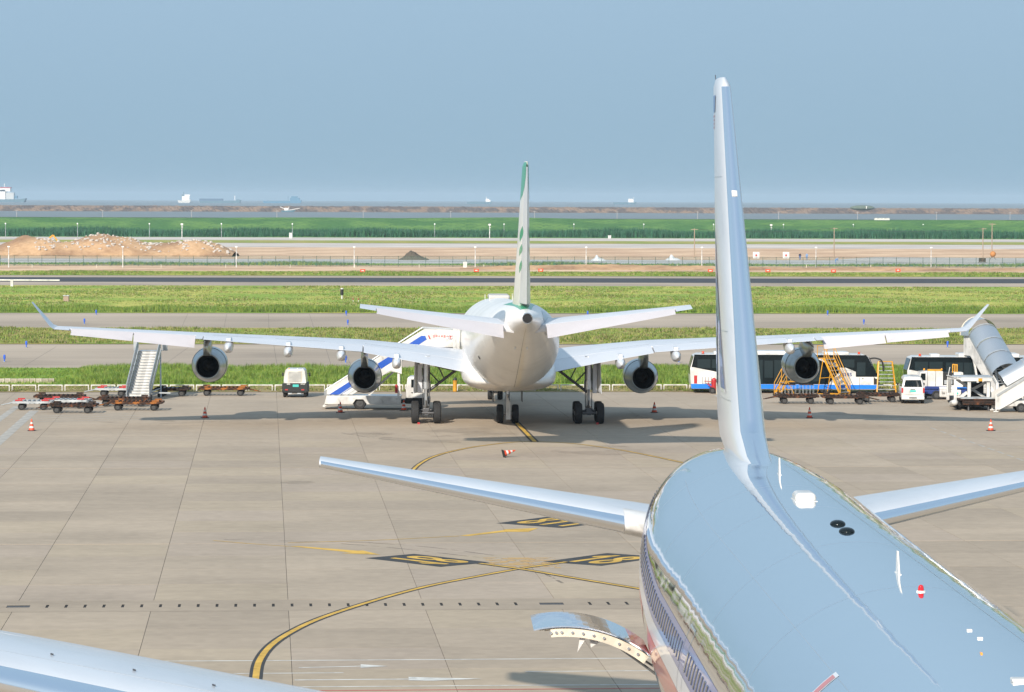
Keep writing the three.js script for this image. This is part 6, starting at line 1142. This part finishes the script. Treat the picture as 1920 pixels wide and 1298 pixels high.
// ---------------------------------------------------------------- three workers far off
function body(name, label, pos, turn, J, colors) {
  const bones = [['hipL', 'kneeL'], ['kneeL', 'footL'], ['hipR', 'kneeR'], ['kneeR', 'footR'], ['hipL', 'hipR'], ['pelvis', 'chest'], ['chest', 'neck'], ['neck', 'head'], ['chest', 'shL'], ['chest', 'shR'], ['shL', 'elL'], ['elL', 'haL'], ['shR', 'elR'], ['elR', 'haR'], ['footL', 'toeL'], ['footR', 'toeR']];
  const N = 56, mc = new MarchingCubes(N, M.skin, false, false, 60000), sz = 1.05; mc.isolation = 0;
  const seg = bones.map(([a, b]) => [J[a], J[b]]);
  for (let k = 0; k < N; k++) for (let j = 0; j < N; j++) for (let i = 0; i < N; i++) {
    const x = (i - N / 2) / (N / 2) * sz, y = (j - N / 2) / (N / 2) * sz + 0.92, z = (k - N / 2) / (N / 2) * sz; let s = 0;
    for (const [a, b] of seg) { const dx = b[0] - a[0], dy = b[1] - a[1], dz = b[2] - a[2], t = min(1, max(0, ((x - a[0]) * dx + (y - a[1]) * dy + (z - a[2]) * dz) / (dx * dx + dy * dy + dz * dz + 1e-9))); const d = hypot(x - a[0] - dx * t, y - a[1] - dy * t, z - a[2] - dz * t) - (a[3] + (b[3] - a[3]) * t); s += Math.exp(-d * 30); }
    mc.field[i + j * N + k * N * N] = Math.log(s + 1e-12) / 30;
  }
  mc.update();
  const g = new THREE.BufferGeometry(); g.setAttribute('position', new THREE.BufferAttribute(mc.positionArray.slice(0, mc.count * 3), 3)); g.setAttribute('normal', new THREE.BufferAttribute(mc.normalArray.slice(0, mc.count * 3), 3));
  g.scale(sz, sz, sz).translate(0, 0.92, 0);
  const p = g.attributes.position, col = new Float32Array(p.count * 3);
  for (let i = 0; i < p.count; i++) { const y = p.getY(i), x = p.getX(i), c = y > J.neck[1] + 0.02 ? (y > J.head[1] + 0.03 ? colors.hat : colors.skin) : y > J.pelvis[1] + 0.02 && !(hypot(x - J.haL[0], y - J.haL[1]) < 0.08 || hypot(x - J.haR[0], y - J.haR[1]) < 0.08) ? colors.top : y < 0.1 ? [0.03, 0.03, 0.03] : y > J.pelvis[1] + 0.02 ? colors.skin : colors.legs; col.set(c, i * 3); }
  g.setAttribute('color', new THREE.BufferAttribute(col, 3));
  const m = new THREE.Mesh(g, new THREE.MeshStandardMaterial({ vertexColors: true, roughness: 0.8 })); m.name = numbered('person'); m.castShadow = m.receiveShadow = true; m.position.set(...pos); m.rotation.y = turn; scene.add(m); tag(m, label, 'person', 'workers on the site');
  return m;
}
const stand = (s) => ({ hipL: [-0.1, 0.9, 0, 0.1], hipR: [0.1, 0.9, 0, 0.1], kneeL: [-0.12, 0.5, 0.02 * s, 0.07], kneeR: [0.12, 0.5, 0.04, 0.07], footL: [-0.13, 0.08, 0, 0.05], footR: [0.14, 0.08, 0, 0.05], toeL: [-0.14, 0.05, 0.14, 0.04], toeR: [0.16, 0.05, 0.14, 0.04], pelvis: [0, 0.95, 0, 0.14], chest: [0, 1.3, 0, 0.15], neck: [0, 1.47, 0, 0.06], head: [0, 1.62, 0.02, 0.105], shL: [-0.2, 1.4, 0, 0.07], shR: [0.2, 1.4, 0, 0.07], elL: [-0.3, 1.12, 0.02, 0.05], elR: [0.3, 1.12, 0.02, 0.05], haL: [-0.26, 0.86, 0.12, 0.045], haR: [0.24, 0.88, 0.16, 0.045] });
body('person', 'standing person in a dark top and blue trousers beyond the fence', spot(1500, 487.5), 0.4, stand(1), { top: [0.03, 0.035, 0.06], legs: [0.05, 0.12, 0.32], skin: [0.4, 0.25, 0.18], hat: [0.02, 0.02, 0.02] });
body('person', 'standing person in light blue clothes beyond the fence', spot(1513, 487.5), -0.5, stand(-1), { top: [0.16, 0.26, 0.42], legs: [0.10, 0.20, 0.40], skin: [0.4, 0.25, 0.18], hat: [0.3, 0.3, 0.28] });
{ const J = stand(1); Object.assign(J, { chest: [0, 1.15, 0.32, 0.15], neck: [0, 1.18, 0.48, 0.06], head: [0, 1.2, 0.62, 0.105], shL: [-0.2, 1.15, 0.38, 0.07], shR: [0.2, 1.15, 0.38, 0.07], elL: [-0.26, 0.88, 0.42, 0.05], elR: [0.26, 0.88, 0.42, 0.05], haL: [-0.14, 0.66, 0.55, 0.045], haR: [0.14, 0.66, 0.55, 0.045] }); body('person', 'bent-over person in bright blue working by the wooden pole', spot(1567, 494.5), 1.4, J, { top: [0.08, 0.22, 0.5], legs: [0.08, 0.2, 0.45], skin: [0.4, 0.25, 0.18], hat: [0.5, 0.5, 0.5] }); }
// ---------------------------------------------------------------- ships on the sea
function ship(label, x0, x1, ywl, D, parts, hullM, hullH) {
  const c = atDepth((x0 + x1) / 2, ywl, D), t = thing('ship', label, 'ship', [c.x, -0.5, -D]); const L = (x1 - x0) / F * D, s = D / F;
  mk('hull', ext([[-L / 2 + hullH * 0.3, 0], [L / 2 - hullH * 0.5, 0], [L / 2, hullH * 1.3], [L / 2 - L * 0.08, hullH], [-L / 2 + L * 0.1, hullH * 0.85], [-L / 2, hullH]], L * 0.17, 0, 0.1), hullM, t);
  for (const [n, px, w, y0, h, m, d] of parts) mk(n, bx(w * s, h * s, (d ?? 0.6) * L * 0.15, (px - (x0 + x1) / 2) * s, hullH * 0.9 + (y0 + h / 2) * s, 0), m, t);
  return t;
}
const hull = std(S(0.06, 0.13, 0.17), 0.6), sup = std(S(0.72, 0.70, 0.68), 0.6), blueH = std(S(0.05, 0.16, 0.26), 0.6);
const D1 = 11000, wl = (D) => 374 + (EYE + 0.5) * F / D;
ship('large ship with a tall white bridge at the picture edge', -90, 49, wl(D1), D1, [['deckhouse', -3, 28, 0, 18, sup, 0.9], ['bridge', 3, 34, 15, 6, sup, 0.9], ['bridge_roof', 3, 36, 21, 2, M.red, 0.9], ['aft_house', 19, 15, 0, 13, std(S(0.45, 0.46, 0.46), 0.6), 0.7], ['winch', 29, 7, 2, 5, blueH, 0.5], ['mast', 8, 1, 22, 8, sup, 0.1], ['cargo_hatch', -60, 50, 0, 4, hull, 0.8]], hull, 10);
ship('small white-topped ship left of the dark barge', 333, 358, wl(D1), D1, [['deckhouse', 348, 14, 0, 8, sup], ['bridge', 351, 10, 8, 3, sup], ['mast', 344, 1, 8, 8, hull, 0.1], ['funnel', 342, 3, 6, 5, hull, 0.3]], std(S(0.5, 0.5, 0.48), 0.6), 9);
ship('low dark barge loaded with long boxes', 374, 452, wl(D1), D1, [['cargo_stack', 396, 44, -1, 5, std(S(0.05, 0.10, 0.17), 0.7), 0.9], ['mast', 440, 1, 0, 10, sup, 0.1], ['deckhouse', 446, 6, 0, 2.5, hull]], hull, 8);
ship('dark cargo ship with a blue bridge house', 493, 566, wl(D1), D1, [['deckhouse', 553, 18, 0, 6, blueH, 0.9], ['bridge', 552, 12, 6, 3, blueH, 0.8], ['cargo_hatch', 520, 40, -1, 1.5, hull, 0.8], ['mast', 540, 0.8, 0, 9, blueH, 0.1]], blueH, 8);
ship('small cargo ship left of the leaf-marked fin', 875, 923, wl(D1), D1, [['deckhouse', 915, 9, 0, 4, sup, 0.9], ['bridge', 914, 6, 4, 2, sup, 0.8], ['cargo_hatch', 894, 26, -1, 1.5, hull, 0.8], ['mast', 912, 0.7, 5, 5, sup, 0.1]], hull, 7);
ship('small cargo ship between the two fins', 1150, 1194, wl(D1), D1, [['deckhouse', 1183, 10, 0, 5, sup, 0.9], ['bridge', 1182, 8, 5, 2, sup, 0.8], ['cargo_hatch', 1165, 22, -1, 1.5, hull, 0.8], ['mast', 1188, 0.7, 5, 5, sup, 0.1]], hull, 7);
{ // small hut on the breakwater and a grounded white launch
  const t = thing('rock_outcrop', 'dark hut-like mound on the breakwater far off', 'mound', [...(() => { const p = atDepth(1618, 388, 3835); return [p.x, 6.4, p.z - 5]; })()]); mk('mound', new THREE.IcosahedronGeometry(9, 2).scale(1.6, 0.34, 0.7), std(S(0.10, 0.13, 0.10), 0.95), t); mk('white_mark', bx(1.2, 3, 0.6, 4, 0.5, 7), M.plainWhite, t);
  const b = thing('fishing_boat', 'pale fishing boat with spread booms against the breakwater', 'boat', [...(() => { const p = atDepth(540, 396, 3760); return [p.x, -0.5, p.z]; })()]); mk('hull', ext([[-7, 0], [6, 0], [9, 2.4], [-8, 1.8]], 4, 0, 0.1), hull, b); mk('wheelhouse', bx(4, 3, 3, -2, 3.2, 0), sup, b); mk('boom', [beam([0, 2, 0], [-9, 6, 0], 0.5, 0.5), beam([0, 2, 0], [13, 4.5, 0], 0.5, 0.5), beam([0, 1, 0], [1, 6, 0], 0.6, 0.6)], sup, b);
  const w = thing('white_wall', 'long low white wall on top of the sea bank', 'wall', [...(() => { const p = atDepth(1654, 409, 1355); return [p.x, 6.85, p.z]; })()]); mk('panel', bx(6.2, 0.8, 0.3, 0, 0.4, 0), M.plainWhite, w); mk('coping', bx(6.4, 0.1, 0.45, 0, 0.85, 0), M.galv, w);
}
renderer.render(scene, camera);
